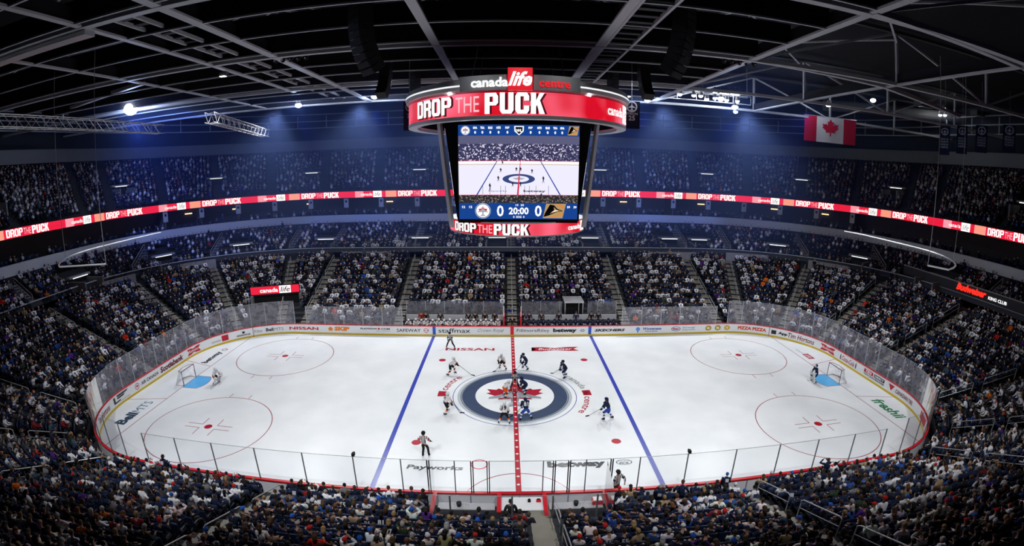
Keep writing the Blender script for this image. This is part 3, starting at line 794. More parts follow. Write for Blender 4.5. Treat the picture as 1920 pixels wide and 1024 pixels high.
# suites: dividers with small plaques hanging under the ribbon board
RB_ = Contour(*grow(LED, .05))
s0r = RB_.sq(1.75); s1r = RB_.sq(7.25); mid = RB_.sq(4.5)
k = 0; s = mid-5.45*9.5
while s < mid+5.45*10:
    if s0r < s < s1r:
        (x, y), n = RB_.at(s, .25); rot = math.atan2(n[1], n[0])-PI/2
        xs = 'right' if x > 0 else 'left'; d = abs(round((s-mid)/5.45+.01))
        r = empty('suite_divider', (x, y, 9.95), rot, label='suite divider panel with plaque, number %d %s of the scoreboard' % (int(abs((s-mid)/5.45)+.6), xs), cat='divider', group='suite dividers under the ribbon display')
        mb = MB(); mb.box((0, 1.6, 1.25), (.12, 3.0, 2.9), mat('divider_wall', (.10, .085, .075), .8)); mb.build('partition', r)
        mb = MB(); mb.box((0, -.02, 1.75), (.72, .06, 1.35), mat('plaque_white', (.42, .42, .43), .6)); p_ = mb.build('plaque', r)
        mb = MB(); mb.box((0, -.06, 2.0), (.3, .02, .34), BLACK); mb.build('emblem', p_)
    s += 5.45; k += 1

SUITE_GLOW = glow('suite_added_glow', (1, .72, .42), 1.5)  # glowing bars added to brighten the black suites, not actual fittings
for i, t in enumerate((-8.6, -7.3, -5.4, -3.2, 3.4, 5.6, 7.5, 8.7)):
    (x, y), n = RB_.at(mid+t*5.45, 3.2); mb = MB(); mb.box((0, 0, 0), (1.1, .1, .16), SUITE_GLOW)
    o = mb.build('added_glow_bar', label='added warm glow bar inside suite number %d from the left end' % (8-i), cat='added glow', group='added glow bars in the suites'); o.location = (x, y, 11.6); o.rotation_euler = (0, 0, math.atan2(n[1], n[0])-PI/2)
# ------------------------------------------------------------------ ribbon display
LR = glow('led_red', (.78, .010, .045), 1.0, True); LRD = glow('led_red_dim', (.62, .004, .02), .75); LP = glow('led_pink', (1.0, .30, .38), 1.0); LW = glow('led_white', (1, 1, 1), 1.25); LTHE = glow('led_pale', (1, .55, .6), .9)
LBK = glow('led_shadow', (.12, .0, .01), .5); LBL = glow('led_blue', (.012, .06, .30), 1.0); LO = glow('led_orange', (1, .35, .25), .9)
rib = empty('ribbon_display', (0, 38, 12.5), label='long red ribbon display band wrapping the stands under the upper deck', cat='display')
def rfn(s_left, off=-.02):
    def f(u, v):
        (x, y), n = RB_.at(s_left-u, off); return (x, y, v)
    return f
def led_strip(mb, s0, s1, z0, z1, m, off=-.045):
    n = max(1, int((s1-s0)/.8))
    for i in range(n):
        a, b = s0+(s1-s0)*i/n, s0+(s1-s0)*(i+1)/n
        pa, pb = RB_.at(a, off)[0], RB_.at(b, off)[0]
        mb.poly([(*pa, z0), (*pb, z0), (*pb, z1), (*pa, z1)], m)
ZB0, ZB1 = 12.5, 13.42
def rchild(mb, name, **k):
    o = mb.build(name, rib, **k); o.location = (0, -38, -12.5)
mb = MB(); s = mid-14.9*6.1
first = mid+12.4-0.0
cells = [first + 3.9 - 29.7+14.9*k for k in range(-5, 8)]
loft(mb, [(grow(LED, .04), ZB0-.05), (grow(LED, .04), ZB1+.05), (grow(LED, .5), ZB1+.05), (grow(LED, .5), ZB0-.05)], BLACK, QFAR, False); rchild(mb, 'housing')
for sl in cells:            # sl: arc of the word's left edge as read (arc falls towards the right)
    if not (s0r+2 < sl-15 and sl < s1r+12): 
        if not (s0r < sl < s1r): continue
    mb = MB()
    led_strip(mb, sl-8.3, sl+.29, ZB0, ZB1, LR); led_strip(mb, sl-9.6, sl-8.3, ZB0, ZB1, LP); led_strip(mb, sl-13.0, sl-9.6, ZB0, ZB1, LR); led_strip(mb, sl-14.62, sl-13.0, ZB0, ZB1, LO)
    led_strip(mb, sl-12.4, sl-11.1, ZB0, ZB1, LW, -.06)
    rchild(mb, 'screen')
    mb = MB(); f = rfn(sl, -.075)
    block_word(mb, LW, 'DROP', f, 0, 2.15, ZB0+.10, ZB1-.06, .33, .17)
    put_text(mb, LTHE, 'THE', f, 2.28, 3.28, ZB0+.14, ZB1-.14)
    block_word(mb, LW, 'PUCK', f, 3.42, 5.75, ZB0+.06, ZB1-.03, .37, .18)
    put_text(mb, LW, 'canada', f, 9.2, 11.0, ZB0+.25, ZB1-.25, bold=.01, cut=1.0)
    put_text(mb, LBK, 'life', rfn(sl, -.09), 11.3, 12.2, ZB0+.15, ZB1-.15, shear=.3)
    rchild(mb, 'lettering', label='white words on red')

# ------------------------------------------------------------------ roof steel
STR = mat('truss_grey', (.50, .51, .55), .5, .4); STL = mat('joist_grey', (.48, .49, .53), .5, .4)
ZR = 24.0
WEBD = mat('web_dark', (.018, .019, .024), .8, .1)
def beam(name, lab, pts, w, h, m, cat='roof beam', group=None):
    mb = MB()
    for a, b in zip(pts, pts[1:]): mb.bar(a, b, w, h, m)
    return mb.build(name, label=lab, cat=cat, group=group)
YS = [-22, -14.6, -2.9, 10.0, 20.5]
for X, w, lab in ((-28, .35, 'far left'), (-20.3, .40, 'second from left'), (-15.5, .55, 'third from left'), (-4.9, .50, 'just left of the scoreboard'), (4.95, .50, 'just right of the scoreboard'), (15.2, .50, 'right of the catwalk'), (28, .42, 'far right')):
    y1 = 20.5 if X != -20.3 else 11
    pts = [(X, -24, ZR+.2), (X, y1, ZR+.2)]
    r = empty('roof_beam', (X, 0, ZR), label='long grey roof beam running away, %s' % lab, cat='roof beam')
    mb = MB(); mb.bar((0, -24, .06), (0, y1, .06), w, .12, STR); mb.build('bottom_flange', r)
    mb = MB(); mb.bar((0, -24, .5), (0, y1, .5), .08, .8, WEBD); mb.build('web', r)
for Y, lab in ((-14.6, 'nearest'), (-2.9, 'second'), (10.0, 'third'), (20.5, 'rearmost')):
    r = empty('roof_truss', (0, Y, ZR), label='wide steel roof truss crossing the hall, %s from the camera' % lab, cat='roof truss')
    SEGX = [(-62, -4.9), (-4.9, 4.95), (4.95, 62)]
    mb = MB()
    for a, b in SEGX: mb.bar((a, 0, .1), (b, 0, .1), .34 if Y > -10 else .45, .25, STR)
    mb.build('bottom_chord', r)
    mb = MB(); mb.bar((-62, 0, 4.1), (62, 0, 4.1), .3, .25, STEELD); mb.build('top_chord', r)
    xs = [-50, -39, -28, -15.5, -4.9, 4.95, 15.2, 28, 39, 50]
    for x in xs:
        mb = MB(); mb.bar((x, 0, 0), (x, 0, 4.1), .2, .2, STR); mb.build('vertical', r)
    for a, b in zip(xs, xs[1:]):
        mb = MB(); up = (xs.index(a) % 2 == 0)
        mb.bar((a, 0, .1 if up else 4), (b, 0, 4 if up else .1), .16, .16, STR); mb.build('diagonal', r)
jy = [-22.9, -19.1, -15.3, -11.5, -7.8, -3.9, .9, 4.5, 8.3, 12.2, 16.2, 20.0]
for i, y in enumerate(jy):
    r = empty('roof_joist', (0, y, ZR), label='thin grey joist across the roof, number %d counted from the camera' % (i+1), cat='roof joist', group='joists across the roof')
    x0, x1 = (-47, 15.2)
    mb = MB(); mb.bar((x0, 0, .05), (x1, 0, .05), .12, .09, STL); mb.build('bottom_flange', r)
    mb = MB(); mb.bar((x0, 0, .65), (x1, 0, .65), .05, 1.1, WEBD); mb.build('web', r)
# bracing up under the deck
for X0, X1 in ((-4.9, 4.95), (-15.5, -4.9), (4.95, 15.2), (15.2, 28), (-28, -15.5)):
    for Y0, Y1 in ((-14.6, -2.9), (-2.9, 10.0)):
        beam('cross_brace', 'crossed steel brace high under the roof, bay %s %s' % (('left' if X0 < -10 else 'inner left' if X0 < -5 else 'centre' if X0 < 0 else 'inner right' if X0 < 10 else 'right'), 'near' if Y0 < -10 else 'far'), [(X0, Y0, 27.3), (X1, Y1, 27.3)], .16, .12, STR, 'brace', 'crossed braces under the roof').data
        mb = MB(); mb.bar((X0, Y1, 27.5), (X1, Y0, 27.5), .16, .12, STR); mb.build('cross_brace', label='crossed steel brace, other way, bay %s %s' % (('left' if X0 < -10 else 'inner left' if X0 < -5 else 'centre' if X0 < 0 else 'inner right' if X0 < 10 else 'right'), 'near' if Y0 < -10 else 'far'), cat='brace', group='crossed braces under the roof')
# big diagonals in the open bays on the right and left
for a, b, lab in (((15.2, -3.0, 24.1), (28, -1.6, 24.1), 'right bay crossbar'), ((15.2, -14.9, 24.1), (28, -13.8, 24.1), 'near right crossbar'), ((28, -14, 24.1), (44, -9, 24.3), 'slanting towards right wall'), ((28, -1.5, 24.1), (46, 6, 24.6), 'slanting to the right stand'), ((-28, -14.2, 24.1), (-46, -9, 24.3), 'slanting towards left wall'), ((-28, -1, 24.1), (-46, 6, 24.6), 'slanting to the left stand')):
    beam('roof_strut', 'grey roof strut, %s' % lab, [a, b], .34, .3, STR, 'roof strut')
# catwalks (ladder-like from below)
def catwalk(x0, x1, y0, y1, z, lab):
    r = empty('catwalk', (0, 0, z), label=lab, cat='catwalk')
    for x in (x0, x1):
        mb = MB(); mb.bar((x, y0, 0), (x, y1, 0), .16, .2, STL); mb.build('side_rail', r)
    n = int((y1-y0)/1.1)
    for i in range(n):
        y = y0+(i+.5)*(y1-y0)/n; mb = MB(); mb.box(((x0+x1)/2, y, .05), (x1-x0, .35, .08), STEELD); mb.build('rung', r)
catwalk(5.3, 6.9, -22, 19, 24.1, 'ladder-like catwalk right of the scoreboard')
catwalk(-18.9, -17.7, -14, 18, 24.3, 'ladder-like catwalk over the left half of the ice')
# bright box channel and duct
mb = MB(); mb.bar((-20.2, -14.2, 23.9), (-33, -14.0, 23.9), .7, .35, ALU); mb.build('roof_channel', label='bright metal box channel under the roof, upper left corner', cat='channel')
mb = MB(); mb.tube([(42, 26, 26.8), (54, 22, 27.0), (75, 15, 27.3)], .75, mat('duct_grey', (.13, .14, .16), .5, .4), 14); mb.build('air_duct', label='big round grey air duct under the roof, upper right', cat='duct')
for i, (x, y, z) in enumerate(((49, 14, 26.5), (60, 14, 26.9))):
    r = empty('heater_unit', (x, y, z), label='dark ceiling heater box below the duct, %s of two' % ('inner', 'outer')[i], cat='heater')
    mb = MB(); mb.box((0, 0, .3), (2.6, 1.2, .7), STEELD); mb.build('casing', r)
    mb = MB(); mb.box((0, -.3, -.1), (2.0, .9, .06), ALU); mb.build('grille', r)

# ------------------------------------------------------------------ lamps on the rear rig
def rig(x0, x1, y, z, lab):
    r = empty('lighting_rig', (0, y, z), label=lab, cat='rig')
    for dy, dz in ((0, 0), (0, -.9), (.8, 0)):
        mb = MB(); mb.tube([(x0, dy, dz), (x1, dy, dz)], .05, STEEL, 6); mb.build('rail', r)
    n = max(2, int((x1-x0)/2.2))
    for i in range(n+1):
        x = x0+(x1-x0)*i/n; mb = MB(); mb.tube([(x, 0, 0), (x, 0, -.9)], .035, STEEL, 5); mb.build('upright', r)
    for xx in (x0+.5, x1-.5):
        mb = MB(); mb.tube([(xx, 0, 0), (xx, 0, 28.5-z)], .03, STEEL, 5); mb.build('hanger', r)
rig(-27, -10.5, 18.4, 25.3, 'lighting rig with railings left of the scoreboard')
rig(11.0, 26.5, 18.4, 25.3, 'lighting rig with railings right of the scoreboard')
LAMPW = glow('lamp_white', (1, 1, 1), 30.0); LAMPB = glow('lamp_bluewhite', (.75, .86, 1), 22.0); LAMPS = glow('lamp_star', (.9, .95, 1), 120.0)
lens_small = MB(); lens_small.ell((0, 0, 0), .24, .24, .16, LAMPW, 12, 8); LS = lens_small.mesh('lens', True)
lens_b = MB(); lens_b.ell((0, 0, 0), .36, .36, .26, LAMPB, 12, 8); LB = lens_b.mesh('lens', True)
lens_x = MB(); lens_x.ell((0, 0, 0), .7, .7, .6, LAMPS, 16, 10); LX = lens_x.mesh('lens', True)
cas = MB(); cas.tube([(0, 0, .02), (0, 0, .5)], .3, STEELD, 10, radii=[.30, .16]); cas.tube([(-.3, 0, .3), (-.3, 0, .75), (.3, 0, .75), (.3, 0, .3)], .025, STEELD, 5); CAS = cas.mesh('casing', False)
lamp_pts = [(-35.1, 18.0, 26.0), (-33.8, 18.0, 26.0), (-24.6, 18.0, 24.6), (-23.6, 18.0, 24.6), (-23.2, 18.0, 24.6), (-22.8, 18.0, 24.6), (-23.0, 18.0, 23.8), (-17.8, 18.0, 25.5), (-17.3, 18.0, 25.5), (-17.8, 18.0, 24.8), (-16.7, 18.0, 25.5), (-14.9, 18.0, 25.6), (-13.7, 18.0, 25.5), (-12.2, 18.0, 25.6), (-14.4, 18.0, 24.2), (-14.1, 18.0, 24.7), (-11.8, 18.0, 24.9), (-13.6, 18.0, 24.8), (12.1, 18.0, 24.3), (14.2, 18.0, 24.0), (14.5, 18.0, 25.6), (17.1, 18.0, 25.5), (17.6, 18.0, 25.5), (17.8, 18.0, 24.8), (19.5, 18.0, 25.5), (20.2, 18.0, 25.5), (19.4, 18.0, 24.8), (20.2, 18.0, 24.8), (20.9, 18.0, 24.5), (21.9, 18.0, 25.4), (22.7, 18.0, 25.4), (23.3, 18.0, 25.4), (24.0, 18.0, 25.4), (24.6, 18.0, 25.4), (21.9, 18.0, 24.7), (22.6, 18.0, 24.7), (23.3, 18.0, 24.6), (24.6, 18.0, 24.6), (24.3, 18.0, 23.9), (24.4, 18.0, 23.4), (34.3, 18.0, 26.0), (35.1, 18.0, 26.1), (36.9, 18.0, 25.5), (43.9, 18.0, 26.9), (56.1, 18.0, 27.6), (57.2, 18.0, 27.7), (56.4, 18.0, 26.7), (57.4, 18.0, 26.8)]
bigs = {(-23.0, 23.8), (-14.4, 24.2), (14.2, 24.0), (22.6, 24.7), (24.3, 23.9), (34.3, 26.0), (43.9, 26.9), (-33.8, 26.0), (36.9, 25.5)}
def lampname(x, z):
    side = 'right' if x > 0 else 'left'
    row = 'upper row' if z > 25.1 else 'lower row' if z > 24.3 else 'hanging low'
    xs_ = sorted({round(abs(p[0]), 1) for p in lamp_pts if (p[0] > 0) == (x > 0)})
    return 'ceiling floodlight %s, number %d outward on the %s side' % (row, xs_.index(round(abs(x), 1))+1, side)
for (x, y, z) in lamp_pts:
    big = (x, z) in bigs
    r = empty('floodlight', (x, y, z), label=('large ' if big else 'small ')+lampname(x, z), cat='floodlight', group='floodlights at the far end of the roof')
    inst('lens', LB if big else LS, r, (0, 0, 0)); inst('casing', CAS, r, (0, 0, .05))
r = empty('floodlight', (-37.94, 8.58, 24.0), label='very bright searchlight high at the left, brightest of all', cat='floodlight')
inst('lens', LX, r, (0, 0, 0)); inst('casing', CAS, r, (0, 0, .7))
# recessed round lights on the deck
rl = MB(); rl.ell((0, 0, 0), .32, .32, .06, glow('downlight', (.9, .95, 1), 1.6), 14, 4); RLm = rl.mesh('downlight')
for i, (x, y) in enumerate(((-31.5, 6.5), (-37, 2.5), (-27, 14), (-13, 17), (9.6, 5.5), (8.0, 11), (-10, -12), (-24, -6), (20, -8), (12, 14), (-30, -5))):
    inst('downlight', RLm, None, (x, y, 27.2), label='round white downlight under the roof, number %d from the left' % (1+sorted([-31.5, -37, -27, -13, 9.6, 8.0, -10, -24, 20, 12, -30]).index(x)), cat='downlight', group='round downlights in the roof')
    bpy.context.scene.objects  # placed on short stems
# spotlight panel
for i, (p, ) in enumerate((((-20.6, -.9, 23.8),), ((-15.6, -18, 25.5),))):
    r = empty('work_light', p, label='small square work light on a roof beam, %s' % ('over the left rink half', 'upper left')[i], cat='work light')
    mb = MB(); mb.box((0, 0, 0), (.55, .4, .3), STEELD); mb.build('housing', r)
    mb = MB(); mb.box((0, -.1, -.17), (.42, .3, .03), glow('work_lens', (1, .95, .9), 6)); mb.build('lens', r)

# ------------------------------------------------------------------ aluminium box trusses on the left
def box_truss(a, b, w, lab):
    a, b = Vector(a), Vector(b); d = (b-a).normalized(); L = (b-a).length
    sd = d.cross(Vector((0, 0, 1))).normalized()*w/2; up = Vector((0, 0, w/2))
    r = empty('box_truss', a, label=lab, cat='truss')
    cn = [sd+up, sd-up, -sd+up, -sd-up]
    for c in cn:
        mb = MB(); mb.tube([c, c+d*L], .035, ALU, 6); mb.build('chord', r)
    n = int(L/(w*1.0))
    for k, (p, q) in enumerate(((0, 1), (2, 3), (0, 2), (1, 3))):
        mb = MB()
        for i in range(n):
            p0 = (cn[p] if i % 2 == 0 else cn[q])+d*(L*i/n); p1 = (cn[q] if i % 2 == 0 else cn[p])+d*(L*(i+1)/n)
            mb.tube([p0, p1], .02, ALU, 4)
        mb.build('lacing', r)
box_truss((-30.1, -17, 21), (-30.3, 4, 21), .75, 'silver box truss hanging over the left end')
box_truss((-22.7, .4, 21), (-27, 18, 21), .75, 'silver box truss slanting away behind the bright searchlight')
# hoops carrying the end netting
for sgn, lab in ((-1, 'left'), (1, 'right')):
    r = empty('net_hoop', (sgn*30, 0, 12), label='thin pipe hoop hung on cables above the %s end of the ice' % lab, cat='net hoop')
    if sgn < 0: pts = [(-24, -10.1)] + [cpt(q, 31.6, 12.5, 9.5)[0] for q in np.linspace(7.62, 5.9, 26)]
    else: pts = [(24.6, -10.3)] + [cpt(q, 31.0, 12.3, 9.5)[0] for q in np.linspace(1.25, 3.2, 26)]
    P3 = [(x-sgn*30, y, 0) for x, y in [(q_[0], q_[1]) for q_ in pts]]
    mb = MB(); mb.tube(P3, .06, ALU, 6); mb.build('pipe', r)
    for i in (0, 5):
        mb = MB(); mb.tube([P3[i], (P3[i][0]+.0, P3[i][1], 12.5)], .018, STEEL, 5); mb.build('cable', r)

# ------------------------------------------------------------------ loudspeaker arrays
def line_array(x, y, z, n, w, h, d, curve, lab, toward):
    r = empty('line_array', (x, y, z), math.atan2(toward[1]-y, toward[0]-x)-PI/2, label=lab, cat='loudspeaker array', group='hanging loudspeaker arrays')
    p = Vector((0, 0, 0)); a = 0.0; SP = mat('speaker_black', (.016, .016, .019), .55, .3)
    for i in range(n):
        M = Matrix.Translation(p) @ Matrix.Rotation(-a, 4, 'X')
        mb = MB(); mb.box((0, 0, -h/2), (w, d, h*.94), SP, M=M)
        mb.box((0, d/2+.01, -h/2), (w*.9, .02, h*.8), mat('speaker_grille', (.03, .03, .035), .8), M=M)
        mb.build('speaker_box', r)
        p = M @ Vector((0, 0, -h)); a += R(curve)*(i/n)
    mb = MB(); mb.box((0, 0, .1), (w*.9, d*.7, .12), STEELD); mb.build('hanging_frame', r)
    for xx in (-w*.3, w*.3):
        mb = MB(); mb.tube([(xx, 0, .1), (xx, 0, 3)], .02, STEELD, 4); mb.build('chain', r)
line_array(-8.05, -8.5, 25.8, 12, 1.25, .37, .8, 8, 'large black loudspeaker array left of the scoreboard', (-30, -30))
line_array(8.45, -8.5, 25.8, 12, 1.25, .37, .8, 8, 'large black loudspeaker array right of the scoreboard', (30, -30))
line_array(-9.7, 4, 25.6, 12, .85, .32, .6, 9, 'slim curved loudspeaker array beside the left of the scoreboard', (-2, 40))
line_array(9.75, 4, 25.6, 12, .85, .32, .6, 9, 'slim curved loudspeaker array beside the right of the scoreboard', (2, 40))
for sx, lab in ((-1, 'left'), (1, 'right')):
    line_array(sx*8.25, 8, 25.0, 7, .85, .33, .6, 3, 'short black loudspeaker column behind the %s of the scoreboard' % lab, (sx*60, -60))
    r = empty('light_cluster', (sx*14.75, -2, 24.4), label='cluster of dark moving stage lights under the roof, %s side' % lab, cat='stage lights')
    mb = MB(); mb.box((0, 0, .55), (2.7, .5, .35), STEELD); mb.box((0, 0, .05), (2.3, .6, .6), BLACK); mb.build('frame', r)
    for i in range(5):
        x = -1.1+i*.55; mb = MB(); mb.ell((x, -.1, -.35), .17, .2, .24, BLACK, 10, 6); mb.tube([(x-.2, 0, -.3), (x-.2, 0, 0), (x+.2, 0, 0), (x+.2, 0, -.3)], .03, STEELD, 4)
        h = mb.build('lamp_head', r); mb = MB(); mb.ell((x, -.27, -.45), .05, .05, .05, ALU, 6, 4); mb.build('lens', h)
# ------------------------------------------------------------------ the hanging scoreboard
SBX = 0.08
sb = empty('scoreboard', (SBX, 0, 12.4), label='huge hanging scoreboard with red display rings and video screens above centre ice', cat='scoreboard')
def sbc(mb, name, parent=None, **k):
    o = mb.build(name, parent or sb, **k)
    if parent is None: o.location = (0, 0, -12.4)
    return o
RIM = mat('scoreboard_rim', (.80, .81, .83), .4, .45, .3); PANELD = mat('sign_panel_grey', (.30, .31, .33), .5, .3); CAN = mat('canopy_grey', (.70, .71, .73), .45, .4, .2)
def ringloft(mb, prof, m, n=96):
    base = len(mb.v)
    for r, z in prof:
        for i in range(n):
            t = 2*PI*i/n; mb.v.append((r*math.sin(t), -r*math.cos(t), z))
    ms = m if isinstance(m, list) else [m]*(len(prof)-1)
    for j in range(len(prof)-1):
        k = mb.mi(ms[j])
        for i in range(n):
            mb.f.append((base+j*n+i, base+j*n+(i+1) % n, base+(j+1)*n+(i+1) % n, base+(j+1)*n+i)); mb.m.append(k)
def rf(r):
    return lambda a, z: (r*math.sin(a), -r*math.cos(a), z)
def arcfill(mb, r, a0, a1, z0, z1, m):
    n = max(1, int(abs(a1-a0)/R(4)))
    for i in range(n):
        a, b = a0+(a1-a0)*i/n, a0+(a1-a0)*(i+1)/n
        mb.poly([rf(r)(a, z0), rf(r)(b, z0), rf(r)(b, z1), rf(r)(a, z1)], m)
def led_red_material():
    m = bpy.data.materials.new('led_ring_red'); m.use_nodes = True; nt = m.node_tree; b = nt.nodes['Principled BSDF']
    b.inputs['Base Color'].default_value = (.01, .01, .01, 1)
    tc = nt.nodes.new('ShaderNodeTexCoord'); n = nt.nodes.new('ShaderNodeTexNoise'); n.inputs['Scale'].default_value = .35; n.inputs['Detail'].default_value = 1
    cr = nt.nodes.new('ShaderNodeValToRGB'); cr.color_ramp.elements[0].position = .42; cr.color_ramp.elements[0].color = (.62, .003, .018, 1)
    cr.color_ramp.elements[1].position = .68; cr.color_ramp.elements[1].color = (1, .16, .25, 1)
    nt.links.new(tc.outputs['Object'], n.inputs['Vector']); nt.links.new(n.outputs['Fac'], cr.inputs[0]); nt.links.new(cr.outputs[0], b.inputs['Emission Color'])
    b.inputs['Emission Strength'].default_value = 1.05
    return m
LRR = led_red_material()
# upper display ring
mb = MB(); ringloft(mb, [(6.55, 19.25), (6.55, 19.02), (7.12, 19.02), (7.14, 19.2), (7.10, 19.22)], RIM); sbc(mb, 'upper_ring_rim', smooth=False)
mb = MB(); ringloft(mb, [(7.10, 19.22), (7.10, 20.44)], LRR); sbc(mb, 'upper_ring_screen', label='red upper ring screen reading DROP THE PUCK')
mb = MB(); ringloft(mb, [(6.9, 20.44), (6.55, 20.3), (6.5, 19.25)], BLACK); sbc(mb, 'upper_ring_inside')
def words(r, z0, z1, spans, cspan):
    mb = MB(); f = rf(r+.05); fs = rf(r+.02); h = z1-z0
    for w, (a, b), bold, m in spans:
        cut = .25
        if m is LW:
            hv_ = bold > .06
            block_word(mb, LBK, w, fs, R(a)+.11/r, R(b)+.13/r, z0+h*.03, z1-h*.05, .37 if hv_ else .33, .18)
            block_word(mb, m, w, f, R(a), R(b), z0+h*(.03 if hv_ else .10), z1-h*(.02 if hv_ else .07), .37 if hv_ else .33, .18)
            continue
        put_text(mb, m, w, f, R(a), R(b), z0+h*(.04 if bold > .06 else .07 if bold else .14), z1-h*(.02 if bold > .06 else .07 if bold else .14), bold=bold, cut=cut)
    a, b = cspan; put_text(mb, LW, 'canada', f, R(a), R(b), z0+h*.28, z1-h*.24, bold=.02, cut=.25)
    arcfill(mb, r+.03, R(b+1.5), R(b+14), z0+h*.03, z1-h*.03, LW)
    put_text(mb, mat('led_life', (.01, .01, .01), emit=.6, ecol=(.5, .0, .01), sample=False), 'life', f, R(b+3), R(b+12), z0+h*.15, z1-h*.15, shear=.3, cut=.25)
    return mb
sp = [('DROP', (-56, -31.3), .05, LW), ('THE', (-29, -17.6), 0.0, LTHE), ('PUCK', (-15.1, 10.1), .08, LW)]
mb = words(7.10, 19.25, 20.42, sp, (44.6, 60.8)); sbc(mb, 'upper_ring_lettering', label='white letters')
sp2 = [(w, (a+180, b+180), bo, m) for w, (a, b), bo, m in sp]
mb = words(7.10, 19.25, 20.42, sp2, (224.6, 240.8)); sbc(mb, 'upper_ring_lettering', label='white letters on the far side')
# canopy ring
mb = MB(); ringloft(mb, [(6.6, 20.45), (7.25, 20.60), (7.32, 20.78), (7.28, 20.80)], CAN); ringloft(mb, [(7.28, 20.88), (7.32, 20.90), (7.22, 21.18), (6.7, 21.32), (5.8, 21.32)], CAN); sbc(mb, 'canopy')
mb = MB(); ringloft(mb, [(7.30, 20.80), (7.30, 20.88)], glow('canopy_light', (.95, .98, 1), 1.0)); sbc(mb, 'canopy_light_band', label='white light band')
for sgn in (1, -1):
    M = (lambda x, y, z, s=sgn: (x*s, y*s, z))
    mb = MB()
    n = 12
    for i in range(n):
        a, b = -R(25.5)+R(51)*i/n, -R(25.5)+R(51)*(i+1)/n
        for r0, r1, z0, z1 in ((7.42, 7.42, 20.50, 21.30),):
            q = [rf(r0)(a, z0), rf(r0)(b, z0), rf(r1)(b, z1), rf(r1)(a, z1)]; mb.poly([M(*p) for p in q], PANELD)
        q = [rf(7.42)(a, 21.30), rf(7.42)(b, 21.30), rf(7.1)(b, 21.30), rf(7.1)(a, 21.30)]; mb.poly([M(*p) for p in q], CAN)
    sbc(mb, 'name_sign_panel', label='dark grey arena name panel')
    mb = MB()
    fw = lambda a, z: M(*rf(7.46)(a, z))
    put_text(mb, LW, 'canada', fw, R(-20.3), R(-4.9), 20.66, 21.17, bold=.03, cut=.3)
    put_text(mb, glow('sign_red', (.75, .012, .02), 1.0), 'centre', fw, R(7.3), R(20.6), 20.66, 21.06, bold=.03, cut=.3)
    sbc(mb, 'name_sign_lettering')
    mb = MB(); x0, x1 = -.66, .60
    yb = -7.62
    mb.box((.5*(x0+x1)*sgn, (yb+.1)*sgn, 21.03), (x1-x0, .2, 1.18), glow('life_red', (.68, .006, .02), 1.0))
    sbc(mb, 'life_box', label='red square with script word')
    mb = MB(); put_text(mb, LW, 'life', lambda u, v: ((u)*sgn, (yb-.02)*sgn, v), x0+.02, x1-.02, 20.66, 21.42, bold=.03, shear=.35); sbc(mb, 'life_lettering')
for a in (-33, 33):
    mb = MB(); p = rf(7.0)(R(a), 20.52); mb.ell(p, .1, .1, .1, LAMPW, 10, 6); sbc(mb, 'sign_lamp')
# top frame
mb = MB(); ringloft(mb, [(6.4, 20.6), (0.2, 21.0)], BLACK, 32); sbc(mb, 'top_deck')
for (x, y) in ((-3, -3), (3, -3), (-3, 3), (3, 3)):
    mb = MB(); mb.tube([(x, y, 21), (x*.6, y*.6, 27.8)], .03, STEELD, 5); sbc(mb, 'hoist_cable')
mb = MB(); mb.box((0, 0, 27.4), (5, 5, .5), STEELD); mb.box((0, 0, 21.3), (4, 4, .5), BLACK); sbc(mb, 'hoist_frame')
# inner core
mb = MB()
def frus(mb, x0, y0, z0, x1, y1, z1, m):
    a = [(-x0, -y0, z0), (x0, -y0, z0), (x0, y0, z0), (-x0, y0, z0)]; b = [(-x1, -y1, z1), (x1, -y1, z1), (x1, y1, z1), (-x1, y1, z1)]
    mb.add(a+b, [(3, 2, 1, 0), (4, 5, 6, 7), (0, 1, 5, 4), (1, 2, 6, 5), (2, 3, 7, 6), (3, 0, 4, 7)], m)
frus(mb, 3.55, 3.9, 13.2, 4.3, 4.3, 19.6, BLACK); sbc(mb, 'core')
# struts
for sx in (-1, 1):
    for sy in (-1, 1):
        mb = MB(); mb.bar((sx*4.66, sy*3.75, 19.1), (sx*4.02, sy*3.35, 12.9), .42, .16, RIM); sbc(mb, 'corner_strut', label='pale slanted strut')
# lower ring
mb = MB(); ringloft(mb, [(4.0, 12.42), (4.5, 12.42), (4.5, 12.48)], RIM); ringloft(mb, [(4.5, 13.20), (4.5, 13.26), (3.6, 13.3)], RIM); ringloft(mb, [(.1, 12.5), (4.0, 12.45)], BLACK, 32); sbc(mb, 'lower_ring_rim')
mb = MB(); ringloft(mb, [(4.48, 12.48), (4.48, 13.20)], LRR); sbc(mb, 'lower_ring_screen', label='red lower ring screen reading DROP THE PUCK')
spl = [('DROP', (-60.5, -34), .05, LW), ('THE', (-32.5, -20), 0.0, LTHE), ('PUCK', (-18.7, 7.5), .08, LW)]
mb = words(4.48, 12.50, 13.18, spl, (42.7, 61)); sbc(mb, 'lower_ring_lettering', label='white letters')
